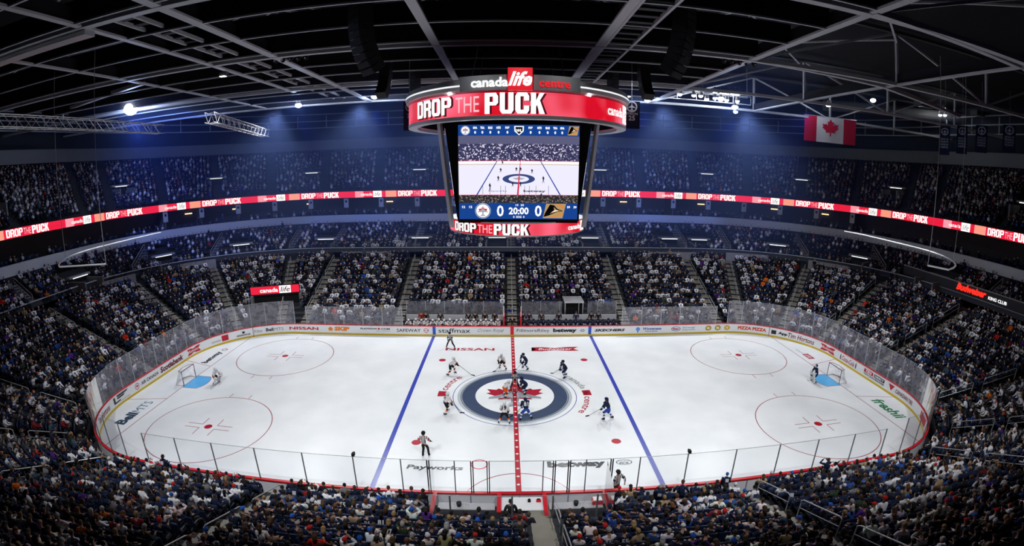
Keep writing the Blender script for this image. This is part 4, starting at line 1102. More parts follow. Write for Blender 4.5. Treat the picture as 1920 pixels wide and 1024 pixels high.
# video screens on four sides
def crowd_screen(nm='video_crowd', lo=(.035, .035, .10, 1), hi=(.75, .70, .85, 1)):
    m = bpy.data.materials.new(nm); m.use_nodes = True; nt = m.node_tree; b = nt.nodes['Principled BSDF']; b.inputs['Base Color'].default_value = (.01, .01, .01, 1)
    tc = nt.nodes.new('ShaderNodeTexCoord'); v = nt.nodes.new('ShaderNodeTexVoronoi'); v.inputs['Scale'].default_value = 16
    cr = nt.nodes.new('ShaderNodeValToRGB'); e = cr.color_ramp.elements; e[0].position = .72; e[0].color = lo; e[1].position = .95; e[1].color = hi
    sp_ = nt.nodes.new('ShaderNodeSeparateColor'); nt.links.new(tc.outputs['Object'], v.inputs['Vector']); nt.links.new(v.outputs['Color'], sp_.inputs[0]); nt.links.new(sp_.outputs[0], cr.inputs[0])
    nt.links.new(cr.outputs[0], b.inputs['Emission Color']); b.inputs['Emission Strength'].default_value = 1; m.cycles.emission_sampling = 'NONE'
    return m
VC = crowd_screen(); VF = crowd_screen('video_crowd_near', (.022, .020, .022, 1), (.26, .22, .20, 1))
VI = glow('video_ice', (.80, .78, .95), 1.0, True); VD = glow('video_dark', (.03, .028, .035), 1.0); VB = glow('video_blue', (.006, .05, .26), 1.0); VBL = glow('video_line_blue', (.02, .06, .30), 1); VR = glow('video_red', (.60, .03, .08), 1)
VN = glow('video_navy', (.035, .06, .19), 1); VG = glow('video_grey', (.35, .37, .42), 1); VW = glow('video_white', (1, 1, 1), 1.1); VGD = glow('video_gold', (.45, .28, .12), 1); VOR = glow('video_orange', (.75, .2, .02), 1); VH = glow('video_haze', (.10, .10, .19), 1)
def jets_logo(mb, fn, cx, cy_, r, off=0, sy=1.0):
    g = lambda o: (lambda x, y: fn(x, y, o))
    put_ring(mb, VW, g(.02), cx, cy_, 0, r, 28, sy=sy); put_ring(mb, VN, g(.03), cx, cy_, r*.86, r*.97, 28, sy=sy)
    put_poly(mb, glow('video_leaf_red', (.55, .01, .03), 1), [(cx+x*r*.75, cy_+y*r*.75*sy) for x, y in leaf_poly()], g(.04))
    put_poly(mb, VG, [(cx+x*r*.36, cy_+y*r*.36*sy) for x, y in JET], g(.05))
def ducks_logo(mb, fn, x0, x1, y0, y1):
    g = lambda o: (lambda x, y: fn(x, y, o)); w = x1-x0; h = y1-y0; s_ = w*.14
    T = lambda pts: [(x0+s_*y+(w-s_)*x, y0+h*y) for x, y in pts]
    put_poly(mb, VGD, T([(0, 0), (1, 0), (1, 1), (0, 1)]), g(.02))
    put_poly(mb, BLACK, T([(.02, .08), (.30, .2), (.62, .42), (.95, .5), (.62, .66), (.42, .9), (.2, .95), (.33, .6), (.05, .35)]), g(.03))
    put_poly(mb, VGD, T([(.30, .30), (.60, .46), (.84, .51), (.58, .60), (.42, .78), (.48, .56)]), g(.04))
    put_poly(mb, VW, T([(.36, .40), (.58, .49), (.70, .51), (.54, .56)]), g(.05))
    put_poly(mb, VOR, T([(.25, .02), (.98, .35), (.98, .28), (.4, .02)]), g(.03)); put_poly(mb, VOR, T([(.5, .98), (.98, .68), (.98, .75), (.65, .98)]), g(.03))
def screen(rz, label, full=True):
    """one side of the video cube; x -1..1 and y 0..1 across the picture"""
    r = empty('video_screen', (0, 0, -12.4), rz, label=label); r.parent = sb
    W = 3.48; zb, zt = 13.45, 18.93; yb, yt = -4.22, -4.64
    if abs(math.sin(rz)) > .5: W = 3.0; yb, yt = -3.75, -4.45
    fn = lambda x, y, o=0.0: (x*W, yb+(yt-yb)*y-o, zb+(zt-zb)*y)
    def L(m, pts, o): 
        mb.poly([fn(x, y, o) for x, y in pts], m)
    mb = MB(); mb.poly([fn(-1.03, -.02, -.03), fn(1.03, -.02, -.03), fn(1.03, 1.02, -.03), fn(-1.03, 1.02, -.03)], BLACK); mb.build('frame', r)
    mb = MB()
    L(VC, [(-1, .62), (1, .62), (1, .80), (-1, .80)], 0); L(VH, [(-1, .80), (1, .80), (1, .885), (-1, .885)], 0)
    L(VI, [(-1, .26), (1, .26), (1, .585), (-1, .585)], 0); L(VW, [(-1, .585), (1, .585), (1, .62), (-1, .62)], 0); L(VF, [(-1, .175), (1, .175), (1, .26), (-1, .26)], -.002)
    L(VR, [(-1, .618), (1, .618), (1, .624), (-1, .624)], .004); L(VGD, [(-1, .583), (1, .583), (1, .589), (-1, .589)], .004); L(VR, [(-1, .257), (1, .257), (1, .263), (-1, .263)], .004)
    for s_ in (-1, 1): L(VBL, [(s_*.36-.008, .62), (s_*.36+.008, .62), (s_*.70+.012, .26), (s_*.70-.012, .26)], .004)
    L(VR, [(.02, .62), (.03, .62), (.0, .26), (-.03, .26)], .012)
    put_ring(mb, VN, lambda x, y: fn(x, y, .004), .0, .43, .17, .27, 40, sy=.20)
    put_poly(mb, VG, [(x*.13, .43+y*.03) for x, y in leaf_poly()], lambda x, y: fn(x, y, .006))
    for k, (x, y, h) in enumerate(((-.27, .60, .04), (-.30, .52, .055), (-.04, .53, .05), (.03, .53, .05), (.22, .51, .055), (-.34, .43, .07), (.41, .42, .09), (-.10, .37, .06), (.03, .37, .07), (-.48, .34, .10), (.38, .24, .09))):
        put_poly(mb, VD, [(x-.02, y-h/2), (x-.006, y), (x-.02, y+h*.25), (x, y+h/2), (x+.018, y+h*.2), (x+.008, y), (x+.022, y-h/2), (x+.004, y-h*.1)], lambda a, b: fn(a, b, .014))
    for x in (-.60, -.48, -.30, -.22, .1, .18, .29, .5): L(VD, [(x-.003, .265), (x+.003, .265), (x+.003, .36), (x-.003, .36)], .008)
    put_text(mb, VD, 'betway', lambda x, y: fn(x, y, .006), .08, .45, .285, .315, bold=.03); put_text(mb, VD, 'Payworks', lambda x, y: fn(x, y, .006), -.5, -.2, .29, .31)
    mb.build('picture', r, label='live picture of the face-off')
    mb = MB(); L(VB, [(-1, 0), (1, 0), (1, .175), (-1, .175)], 0); L(VB, [(-1, .885), (1, .885), (1, 1), (-1, 1)], 0); mb.build('score_bar', r)
    mb = MB(); T = lambda x, y: fn(x, y, .02)
    jets_logo(mb, fn, -.60, .09, .13, sy=.635); ducks_logo(mb, fn, .41, .80, .012, .168)
    put_text(mb, VW, '0', T, -.365, -.25, .028, .15, bold=.02); put_text(mb, VW, '0', T, .275, .39, .028, .15, bold=.02)
    put_text(mb, VW, '20:00', T, -.165, .17, .05, .128, bold=.03)
    put_text(mb, VW, '0  SOG  0', T, -.09, .10, .012, .036, bold=.02); put_text(mb, VW, '15  25', T, -.05, .09, .142, .162, bold=.02)
    for x in (-.95, -.83, .82, .93): put_text(mb, VW, '12' if x < 0 else '59', T, x, x+.05, .12, .145, bold=.03)
    jets_logo(mb, fn, -.88, .94, .075, sy=.635); ducks_logo(mb, fn, .80, .99, .895, .99)
    for x, w in ((-.72, 'GVA'), (-.60, 'TKA'), (-.47, 'BLKS'), (-.335, 'HITS'), (-.19, 'FO%'), (.19, 'FO%'), (.335, 'HITS'), (.47, 'BLKS'), (.595, 'TKA'), (.71, 'GVA')):
        put_text(mb, VW, w, T, x-.035, x+.035, .955, .98, bold=.05); put_text(mb, VW, '0', T, x-.015, x+.015, .905, .935, bold=.05)
    put_poly(mb, VW, [(-.08, .985), (.08, .985), (.075, .93), (0, .89), (-.075, .93)], T); put_poly(mb, BLACK, [(-.06, .975), (.06, .975), (.055, .935), (0, .90), (-.055, .935)], lambda x, y: fn(x, y, .025))
    put_text(mb, VW, 'NHL', lambda x, y: fn(x, y, .03), -.045, .045, .925, .955, bold=.03)
    mb.build('score_graphics', r, label='scores, clock 20:00 and team emblems')
screen(0, 'front video screen showing the face-off and 20:00')
screen(PI, 'rear video screen'); screen(PI/2, 'right side video screen'); screen(-PI/2, 'left side video screen')

# ------------------------------------------------------------------ flag, banners, signs
FR = mat('flag_red', (.50, .012, .04), .8, .1); FW = mat('flag_white', (.62, .60, .66), .8, .1)
fl = empty('canadian_flag', (38.8, 20, 24.3), R(-6), label='red and white maple leaf flag hanging from the roof', cat='flag')
def cloth(x0, x1, z0, z1, m, nm, par, amp=.05, n=10, th=.02):
    mb = MB()
    for i in range(n):
        for j in range(6):
            q = []
            for a, b in ((i, j), (i+1, j), (i+1, j+1), (i, j+1)):
                x = x0+(x1-x0)*a/n; z = z0+(z1-z0)*b/6; q.append((x, amp*math.sin(x*2.1+z*.4)*(z1-z)/(z1-z0), z))
            mb.poly(q, m)
    return mb.build(nm, par)
cloth(-3.75, -2.0, -3.1, 0, FR, 'red_panel', fl); cloth(-2.0, 1.9, -3.1, 0, FW, 'white_panel', fl); cloth(1.9, 3.75, -3.1, 0, FR, 'red_panel', fl)
mb = MB(); put_poly(mb, FR, [(-.05+x*1.55, -1.5+y*1.7) for x, y in leaf_poly()], lambda x, z: (x, -.07, z)); mb.build('maple_leaf', fl)
mb = MB(); mb.tube([(-3.8, 0, .04), (3.8, 0, .04)], .05, ALU, 6); mb.build('flag_pole', fl)
for x in (-3.5, 3.5):
    mb = MB(); mb.tube([(x, 0, .04), (x, 0, 4.2)], .015, STEEL, 4); mb.build('cable', fl)
BN = mat('banner_navy', (.012, .018, .045), .8, .1); BW = mat('banner_print', (.32, .34, .42), .8, .1)
def banner(x, y, z, w, h, rz, lines, lab, wh=BW):
    r = empty('banner', (x, y, z), rz, label=lab, cat='banner', group='navy banners hung from the roof')
    mb = MB(); mb.box((0, 0, -h/2), (w, .03, h), BN); mb.build('cloth', r)
    mb = MB()
    put_ring(mb, wh, lambda a, b: (a, -.02, b), 0, -h*.2, w*.26, w*.34, 20); put_poly(mb, wh, [(a*w*.2, -h*.2+b*w*.2) for a, b in JET[:]] if False else [(x_*w*.12, -h*.2+y_*w*.12) for x_, y_ in JET], lambda a, b: (a, -.021, b))
    zz = -h*.42
    for t, hh in lines:
        put_text(mb, wh, t, lambda a, b: (a, -.02, b), -w*.36 if len(t) > 2 else -w*.2, w*.36 if len(t) > 2 else w*.2, zz-hh, zz, bold=.02); zz -= hh*1.35
    mb.build('emblem', r)
    mb = MB(); mb.tube([(0, 0, 0), (0, 0, 28.5-z)], .015, STEEL, 4); mb.build('cable', r)
banner(8.85, 4, 21.72, 1.25, 2.1, -.05, [('STECN', .16), ('25', .38)], 'navy banner with number 25 beside the scoreboard', mat('banner_print_lit', (.6, .62, .7), .8))
banner(-7.5, 2, 21.3, .9, 2.1, .05, [('25', .3)], 'dark banner half hidden behind the left edge of the scoreboard')
# pale banners at the right: kept at true distance over the stand
for i, (u, w) in enumerate(((52.9, 2.2), (56.4, 2.3), (60.6, 2.6), (67.2, 3.0))):
    k = .80
    x, y, z = CAM[0]+(u-CAM[0])*k, CAM[1]+(14-CAM[1])*k, CAM[2]+((24.7+.23*(u-52.9)*.62)-CAM[2])*k
    banner(x, y, z, w*k*.62, 3.6*k, -R(50), [('2015-16', .2), ('NORTH', .2), ('DIVISION', .2), ('CHAMPIONS', .2)] if i != 3 else [('2018-19', .22), ('PRESIDENTS', .22), ('ATLANTICH', .22), ('TROPHY', .22)], 'dark blue champions banner over the right stand, %s in the row' % ('first', 'second', 'third', 'last')[i])
# red sign over the tunnel in the left corner
r = empty('tunnel_sign', (-26.3, 16.4, 3.4), R(19), label='red glowing canada life sign over the tunnel in the left corner', cat='sign')
mb = MB(); mb.box((0, 0, .45), (5.6, .25, .95), BLACK); mb.build('housing', r)
mb = MB(); mb.poly([(-2.75, -.135, 0.02), (2.75, -.135, .02), (2.75, -.135, .88), (-2.75, -.135, .88)], LR); mb.build('panel', r)
mb = MB(); put_text(mb, LW, 'canada', lambda a, b: (a, -.145, b), -1.7, .35, .2, .68, bold=.02); mb.poly([(.5, -.14, .03), (1.8, -.14, .03), (1.8, -.14, .87), (.5, -.14, .87)], LW); put_text(mb, LBK, 'life', lambda a, b: (a, -.15, b), .6, 1.7, .16, .76, shear=.3, bold=.015); mb.build('lettering', r)
r2 = empty('tunnel_mouth', (-26.3, 16.7, 0), R(19), label='dark tunnel mouth under the red sign in the left corner', cat='tunnel')
mb = MB(); mb.box((0, .5, 1.6), (5.2, 1.2, 3.1), BLACK); mb.build('shade_block', r2)  # solid black block standing for the shade inside the tunnel
for sx in (-1, 1):
    mb = MB(); mb.box((sx*2.75, .3, 1.65), (.3, 2.4, 3.3), CONC); mb.build('jamb', r2)
# fascia of the club at the right end
r = empty('club_fascia', (45.2, 0, 6.9), 0, label='dark club fascia with red script sign at the right end', cat='fascia')
mb = MB(); pts = [(0.3, 12), (0, 6.5), (0, 0), (0, -6), (.2, -12)]
for a, b in zip(pts, pts[1:]):
    mb.poly([(*a, -.25), (*b, -.25), (*b, .75), (*a, .75)], mat('fascia_dark', (.035, .035, .04), .7))
    mb.poly([(*a, .75), (*b, .75), (b[0]+.5, b[1], .75), (a[0]+.5, a[1], .75)], CONCL)
mb.build('fascia_panel', r)
mb = MB()
for a, b in zip(pts, pts[1:]): mb.bar((a[0], a[1], .78), (b[0], b[1], .78), .12, .1, CONCL)
mb.build('coping', r)
mb = MB(); put_text(mb, glow('neon_red', (1, .02, .01), 1.6), 'Budweiser', lambda a, b: (-.06, -a, b), -3.4, .6, .0, .72, bold=.05, shear=.3); mb.build('neon_script', r, label='glowing red script')
mb = MB(); put_text(mb, LW, 'KING CLUB', lambda a, b: (-.06, -a, b), .9, 3.2, .02, .34, bold=.02); mb.build('club_lettering', r, label='white letters')
for a in (-17, 17, 0):
    p = rf(9.6)(R(a), 20.3); spot('added_sign_fill', (SBX+p[0], p[1], 21.9), (SBX+p[0]*.78, p[1]*.78, 20.9), 70, 75, (1, 1, 1), 1.0, .1)  # fill spots added to brighten the name panel, without fixtures
# ------------------------------------------------------------------ figures
def ik(a, b, l1, l2, pole):
    a, b = Vector(a), Vector(b); d = b-a; L = min(d.length, (l1+l2)*.995)
    if d.length > 1e-6: b = a+d.normalized()*L
    u = (b-a).normalized(); x = (l1*l1-l2*l2+L*L)/(2*L); h = math.sqrt(max(0, l1*l1-x*x))
    p = Vector(pole); p = (p-u*p.dot(u)).normalized()
    return a+u*x+p*h, b
def skin_mesh(name, pts, edges, radii, m, root=0, sub=1, extra=None):
    me = bpy.data.meshes.new('t'); me.from_pydata([tuple(p) for p in pts], edges, [])
    o = bpy.data.objects.new('t', me); C.objects.link(o)
    md = o.modifiers.new('s', 'SKIN'); md.use_smooth_shade = True; md.branch_smoothing = .6
    for i, r in enumerate(radii):
        sv = me.skin_vertices[0].data[i]; sv.radius = r if isinstance(r, tuple) else (r, r); sv.use_root = (i == root)
    if sub: 
        s2 = o.modifiers.new('u', 'SUBSURF'); s2.levels = sub; s2.render_levels = sub
    dg = bpy.context.evaluated_depsgraph_get(); dg.update()
    out = bpy.data.meshes.new_from_object(o.evaluated_get(dg)); out.name = name
    bpy.data.objects.remove(o); bpy.data.meshes.remove(me)
    out.materials.clear(); out.materials.append(m)
    if extra:
        mb = MB(); mb.mi(m)
        mb.v = [tuple(v.co) for v in out.vertices]; mb.f = [tuple(p.vertices) for p in out.polygons]; mb.m = [0]*len(mb.f)
        extra(mb); bpy.data.meshes.remove(out); out = mb.mesh(name, True)
    return out
def pose(hip=.93, lean=8, head=0, feet=((-.12, 0), (.12, 0)), hands=((-.28, .1, .9), (.28, .1, .9)), s=1.0, twist=0.0, knee=(0, 1, 0), elbow=(0, -1, -.3), footz=.08, bulk=1.0):
    """joint positions of a person facing +Y"""
    P = {}
    H = Vector((0, 0, hip)); lv = Vector((0, math.sin(R(lean)), math.cos(R(lean))))
    P['pelvis'] = H; P['waist'] = H+lv*.16; P['chest'] = H+lv*.36; P['neck'] = H+lv*.52
    hv = Vector((0, math.sin(R(lean*.45+head)), math.cos(R(lean*.45+head))))
    P['neck2'] = P['neck']+hv*.06; P['head'] = P['neck']+hv*.17; P['crown'] = P['neck']+hv*.26
    P['hv'] = hv; P['lv'] = lv; P['fv'] = Vector((0, lv.z, -lv.y)); P['hf'] = Vector((0, hv.z, -hv.y))
    for k, sx in enumerate((-1, 1)):
        sh = H+lv*.47+Vector((sx*.18, 0, 0)); hp = H+Vector((sx*.09, 0, -.02))
        hand = Vector(hands[k]); el, wr = ik(sh, hand, .29, .26, Vector((elbow[0]*sx if elbow[0] else sx*.5, elbow[1], elbow[2])))
        ft = Vector((feet[k][0], feet[k][1], feet[k][2] if len(feet[k]) > 2 else footz)); kn, an = ik(hp, ft, .44, .43, knee)
        for n, v in (('sh', sh), ('el', el), ('wr', wr), ('hp', hp), ('kn', kn), ('an', an)): P[n+str(k)] = v
    return P
SKIN1 = mat('skin_light', (.50, .28, .20), .55, .3); SKIN2 = mat('skin_tan', (.34, .18, .11), .55, .3); EYE = mat('eye_dark', (.02, .015, .01), .3); LIP = mat('lips', (.35, .10, .09), .5)
def fingers(mb, P, k, m):
    wr, el = P['wr%d' % k], P['el%d' % k]; d = (wr-el).normalized(); side = Vector((1, 0, 0)); side = (side-d*side.dot(d)).normalized(); up = d.cross(side)
    base = wr+d*.09
    for i, l in enumerate((.058, .072, .078, .068)):
        b = base+side*((i-1.5)*.02)*(1 if k == 0 else -1)
        mb.tube([b-d*.02, b+d*l*.5, b+d*l*.8-up*l*.35*(1 if up.z > 0 else -1)], .009, m, 5, radii=[.0105, .0095, .007])
    b = wr+d*.03+side*.035*(1 if k == 0 else -1)
    mb.tube([b-side*.02*(1 if k == 0 else -1), b+d*.035+side*.02*(1 if k == 0 else -1), b+d*.06+side*.025*(1 if k == 0 else -1)], .01, m, 5, radii=[.012, .011, .008])
def face(mb, P, m):
    c, up, f = P['head'], P['hv'], P['hf']; s = Vector((1, 0, 0))
    p = c+f*.098-up*.012; mb.ell(p, .016, .022, .026, m, 6, 5)
    for q in (-1, 1):
        mb.ell(c+f*.083+s*(q*.034)+up*.02, .013, .008, .009, EYE, 6, 4)
        mb.ell(c+s*(q*.086)-up*.005, .012, .02, .03, m, 6, 5)
    mb.ell(c+f*.086-up*.052, .026, .008, .008, LIP, 6, 4)
def body_mesh(name, P, m, hands=True, sub=1):
    keys = ['pelvis', 'waist', 'chest', 'neck', 'neck2', 'head', 'crown']; ed = [(i, i+1) for i in range(6)]
    rad = [(.13, .10), (.115, .085), (.15, .10), .06, .055, (.082, .098), (.055, .06)]
    pts = [P[k] for k in keys]
    for k in (0, 1):
        i = len(pts); hd = (P['wr%d' % k]-P['el%d' % k]).normalized()
        pts += [P['sh%d' % k], P['el%d' % k], P['wr%d' % k], P['wr%d' % k]+hd*.085]; rad += [.058, .044, .03, (.042, .022)]; ed += [(2, i), (i, i+1), (i+1, i+2), (i+2, i+3)]
        i = len(pts); an = P['an%d' % k]
        pts += [P['hp%d' % k], P['kn%d' % k], an]; rad += [.085, .058, .042]; ed += [(0, i), (i, i+1), (i+1, i+2)]
    def ex(mb):
        face(mb, P, m)
        if hands:
            for k in (0, 1): fingers(mb, P, k, m)
    return skin_mesh(name, pts, ed, rad, m, 0, sub, ex)
def shirt_mesh(name, P, m, b=1.0, arm=1.0, sleeve=1.0, sub=1):
    pts = [P['pelvis'], P['waist'], P['chest'], P['neck']-P['lv']*.02]; rad = [(.165*b, .135*b), (.155*b, .125*b), (.175*b, .135*b), .075]; ed = [(0, 1), (1, 2), (2, 3)]
    for k in (0, 1):
        i = len(pts); w = P['el%d' % k].lerp(P['wr%d' % k], sleeve)
        pts += [P['sh%d' % k], P['el%d' % k], w]; rad += [.080*arm, .064*arm, .050*arm]; ed += [(2, i), (i, i+1), (i+1, i+2)]
    return skin_mesh(name, pts, ed, rad, m, 0, sub)
def trouser_mesh(name, P, m, b=1.0, short=1.0, sub=1):
    pts = [P['waist'].lerp(P['pelvis'], .6), P['pelvis']-Vector((0, 0, .02))]; rad = [(.15*b, .12*b), (.155*b, .13*b)]; ed = [(0, 1)]
    for k in (0, 1):
        i = len(pts); e = P['kn%d' % k].lerp(P['an%d' % k], max(0.0, short-1) if short > 1 else 1.0 if short == 1.0 else 0)
        if short < 1: pts += [P['hp%d' % k], P['hp%d' % k].lerp(P['kn%d' % k], short)]; rad += [.105*b, .095*b]; ed += [(1, i), (i, i+1)]
        else: pts += [P['hp%d' % k], P['kn%d' % k], P['an%d' % k]]; rad += [.10*b, .075*b, .06*b]; ed += [(1, i), (i, i+1), (i+1, i+2)]
    return skin_mesh(name, pts, ed, rad, m, 0, sub)
def headM(P):
    up, f = P['hv'], P['hf']; s = Vector((1, 0, 0))
    return Matrix(((s.x, f.x, up.x), (s.y, f.y, up.y), (s.z, f.z, up.z)))
def hair_mesh(kind, P, m):
    mb = MB(); M = headM(P); c = P['head']; up, f = P['hv'], P['hf']
    c2 = c+up*.022-f*.010
    if kind == 'short': mb.ell(c2, .094, .106, .100, m, 12, 8, M=M, v1=1.55); mb.ell(c2-f*.03-up*.03, .086, .08, .085, m, 10, 7, M=M)
    elif kind == 'long':
        mb.ell(c2, .100, .112, .104, m, 12, 8, M=M, v1=1.65); mb.tube([c2-f*.045, c2-f*.075-up*.10, c2-f*.07-up*.24, c2-f*.055-up*.30], .09, m, 10, radii=[.095, .095, .080, .035])
    elif kind == 'cap':
        mb.ell(c2, .098, .110, .100, m, 12, 8, M=M, v1=1.5); mb.ell(c2+f*.11+up*.015, .07, .075, .012, m, 10, 4, M=M)
    elif kind == 'beanie':
        mb.ell(c2+up*.012, .104, .115, .115, m, 12, 8, M=M, v1=1.75); mb.ell(c2+up*.13, .032, .032, .032, m, 8, 5)
    elif kind == 'helmet':
        mb.ell(c2+up*.004, .125, .145, .125, m, 14, 8, M=M, v1=1.75); mb.ell(c2-f*.035-up*.045, .115, .10, .07, m, 12, 6, M=M)
    return mb.mesh('hair' if kind in ('short', 'long') else 'helmet' if kind == 'helmet' else 'hat', True)
def shoe_part(P, k, m, parent, name='shoe'):
    a = P['an%d' % k]; mb = MB(); mb.ell(a+Vector((0, .055, -.035)), .052, .14, .055, m, 10, 6); return mb.build(name, parent, True)
WH = mat('jersey_white', (.72, .72, .74), .8, .1); NV = mat('jersey_navy', (.012, .020, .055), .8, .12); BKC = mat('cloth_black', (.012, .012, .015), .8, .12)
ORG = mat('duck_orange', (.75, .10, .008), .8, .12); ROY = mat('royal_blue', (.02, .07, .38), .8, .12); LBL_ = mat('trim_lightblue', (.25, .42, .66), .8, .12); GLD = mat('trim_gold', (.38, .26, .10), .8, .12)
WOOD = mat('stick_composite', (.05, .05, .055), .5, .3); TAPE = mat('stick_tape', (.6, .6, .6), .8)
def put_on_back(mb, P, text, m, w=.26, h=.26, off=.165, front=False, z=.34):
    c = P['pelvis']+P['lv']*z; up = P['lv']; n = P['fv']*(-1 if not front else 1); s = Vector((1, 0, 0)) if not front else Vector((-1, 0, 0))
    def fn(u, v):
        p = c+s*u+up*v+n*(off-.18*u*u*4*.2); return tuple(p)
    put_text(mb, m, text, fn, -w/2, w/2, -h/2, h/2, bold=.03)
def band(par, name, a, b, t, r, w, m):
    a, b = Vector(a), Vector(b); d = (b-a).normalized(); c = a.lerp(b, t); mb = MB(); mb.tube([c-d*w/2, c+d*w/2], r, m, 12); mb.build(name, par, True)
def legwear(P, k, r, cols):
    a, b = P['kn%d' % k], P['an%d' % k]; d = (b-a).normalized(); a = a-d*.07
    mb = MB(); n = len(cols)
    for i, m in enumerate(cols):
        t0, t1 = i/n, (i+1)/n; rr = lambda t: .085-.03*t+(.012 if t < .15 else 0)
        mb.tube([a.lerp(b, t0), a.lerp(b, t1)], 0, m, 10, radii=[rr(t0), rr(t1)])
    mb.build('sock', r, True)
def skate(P, k, r, m=BKC):
    a = P['an%d' % k]; mb = MB(); mb.ell(a+Vector((0, .03, -.0)), .055, .10, .085, m, 10, 7); mb.ell(a+Vector((0, .08, -.04)), .05, .13, .045, m, 10, 6)
    sk = mb.build('skate', r, True); mb = MB(); mb.box((a.x, a.y+.05, a.z-.095), (.008, .28, .03), ALU); mb.box((a.x, a.y+.05, a.z-.07), (.02, .22, .03), WH); mb.build('blade', sk)
def hockey_player(x, y, face_deg, team, label, pz_=dict(), number=None, stick=None, pants=None, group='hockey players at the face-off', z=0.0, seated=False):
    kw = dict(hip=.80, lean=42, head=-20, feet=((-.30, .05, .13), (.30, .05, .13)), hands=((-.16, .48, .78), (.22, .42, .70)), elbow=(1, -.3, .2)); kw.update(pz_)
    P = pose(**kw)
    r = empty('person', (x, y, z), R(face_deg), label=label, cat='hockey player', group=group)
    J, PT, S = (WH, BKC, [WH, BKC, ORG, WH, WH]) if team == 'd' else (NV, NV, [NV, WH, ROY, WH, NV])
    if pants: PT = pants
    inst('body', body_mesh('body', P, SKIN1, False), r)
    inst('jersey', shirt_mesh('jersey', P, J, 1.28, 1.35, .95), r)
    inst('pants', trouser_mesh('pants', P, PT if team == 'd' else ROY if pants is None and number == '81x' else PT, 1.22, .95), r)
    for k in (0, 1):
        legwear(P, k, r, S); skate(P, k, r)
        d = (P['wr%d' % k]-P['el%d' % k]).normalized(); c = P['wr%d' % k]+d*.06
        GM = WH if team == 'g' else (BKC if team == 'd' else NV)
        mb = MB(); mb.ell(c, .062, .085, .065, GM, 9, 6); mb.tube([c-d*.13, c-d*.02], .07, GM, 9, radii=[.075, .06])
        for q in range(4): mb.tube([c+Vector(((q-1.5)*.026, .03, -.01)), c+Vector(((q-1.5)*.026, .09, -.03)), c+Vector(((q-1.5)*.026, .08, -.07))], .014, GM, 5)
        mb.tube([c+Vector((.05 if k == 0 else -.05, 0, 0)), c+Vector((.075 if k == 0 else -.075, .06, -.02))], .016, GM, 5); mb.build('glove', r, True)
        band(r, 'sleeve_stripe', P['el%d' % k], P['wr%d' % k], .35, .092, .06, ORG if team == 'd' else WH)
        band(r, 'sleeve_stripe', P['el%d' % k], P['wr%d' % k], .60, .086, .05, BKC if team == 'd' else ROY)
        mb = MB(); mb.ell(P['sh%d' % k]+P['lv']*.03, .13, .13, .10, J, 10, 6); mb.build('shoulder_pad', r, True)
    inst('helmet', hair_mesh('helmet', P, WH if team == 'd' else NV), r)
    mb = MB(); M = headM(P); mb.ell(P['head']+P['hf']*.10+P['hv']*.03, .075, .03, .04, mat('visor', (.25, .27, .3), .1, .6), 10, 5, M=M); mb.build('visor', r, True)
    if number:
        mb = MB(); put_on_back(mb, P, number, BKC if team == 'd' else WH, .30 if len(number) > 1 else .16, .28, .19); mb.build('back_number', r)
    if stick:
        st = empty('hockey_stick', (x, y, z), R(face_deg), label=stick['label'], cat='hockey stick', group='hockey sticks on the ice')
        a, b = Vector(stick['top']) if 'top' in stick else P['wr0']+Vector((0, 0, .05)), Vector(stick['heel'])
        mb = MB(); mb.bar(a, b, .03, .022, WOOD); mb.build('shaft', st)
        t = Vector(stick.get('toe', (b.x+.1, b.y+.28, .03))); mb = MB(); mb.bar(b, t, .02, .07, BKC); mb.build('blade', st)
        mb = MB(); mb.bar(a, a+(b-a).normalized()*.14, .036, .03, TAPE); mb.build('grip', st)
    return r, P
FO = dict()
hockey_player(-.85, -.30, -82, 'd', 'hockey player in white with orange pants bent at the face-off dot', dict(hip=.78, lean=58, head=-30), '5', dict(label='stick of the white centre at the face-off dot', heel=(.05, .75, .04), toe=(-.15, .98, .03)), pants=ORG)
hockey_player(.90, .22, 82, 'j', 'hockey player in navy bent at the face-off dot', dict(hip=.78, lean=56, head=-30), None, dict(label='stick of the navy centre at the face-off dot', heel=(-.05, .75, .04), toe=(.15, .98, .03)))
hockey_player(-.78, -4.30, -6, 'd', 'hockey player number 19 in white beside the red line', dict(hip=.82, lean=34, feet=((-.36, .0, .13), (.36, .0, .13))), '19', dict(label='stick held by number 19', heel=(.35, 1.0, .04)))
hockey_player(.68, -3.80, 14, 'j', 'hockey player number 81 in navy beside the red line', dict(hip=.84, lean=30, feet=((-.40, -.05, .13), (.42, .0, .13))), '81', dict(label='stick held by number 81', heel=(-.45, .9, .04)), pants=ROY)
hockey_player(-4.84, -2.85, -68, 'd', 'hockey player number 34 in white left of the centre circle', dict(hip=.84, lean=30, feet=((-.30, .2, .13), (.30, -.15, .13))), '34', dict(label='stick held by number 34', heel=(.35, .95, .04)))
hockey_player(-5.2, 3.73, -96, 'd', 'hockey player in white reaching right with his stick', dict(hip=.86, lean=40, feet=((-.25, .3, .13), (.30, -.2, .13)), hands=((-.10, .62, .85), (.12, .5, .95))), None, dict(label='stick stretched out by white winger, far left of circle', heel=(.0, 1.75, .06), toe=(.05, 2.05, .04)))
hockey_player(-.85, 4.95, 150, 'd', 'hockey player in white bent beyond the centre circle', dict(hip=.82, lean=44), None, dict(label='stick of white player beyond the circle', heel=(.3, .8, .04)))
hockey_player(1.05, 4.95, 128, 'j', 'hockey player in navy bent beyond the centre circle', dict(hip=.82, lean=44), None, dict(label='stick of navy player beyond the circle', heel=(.35, .75, .04)))
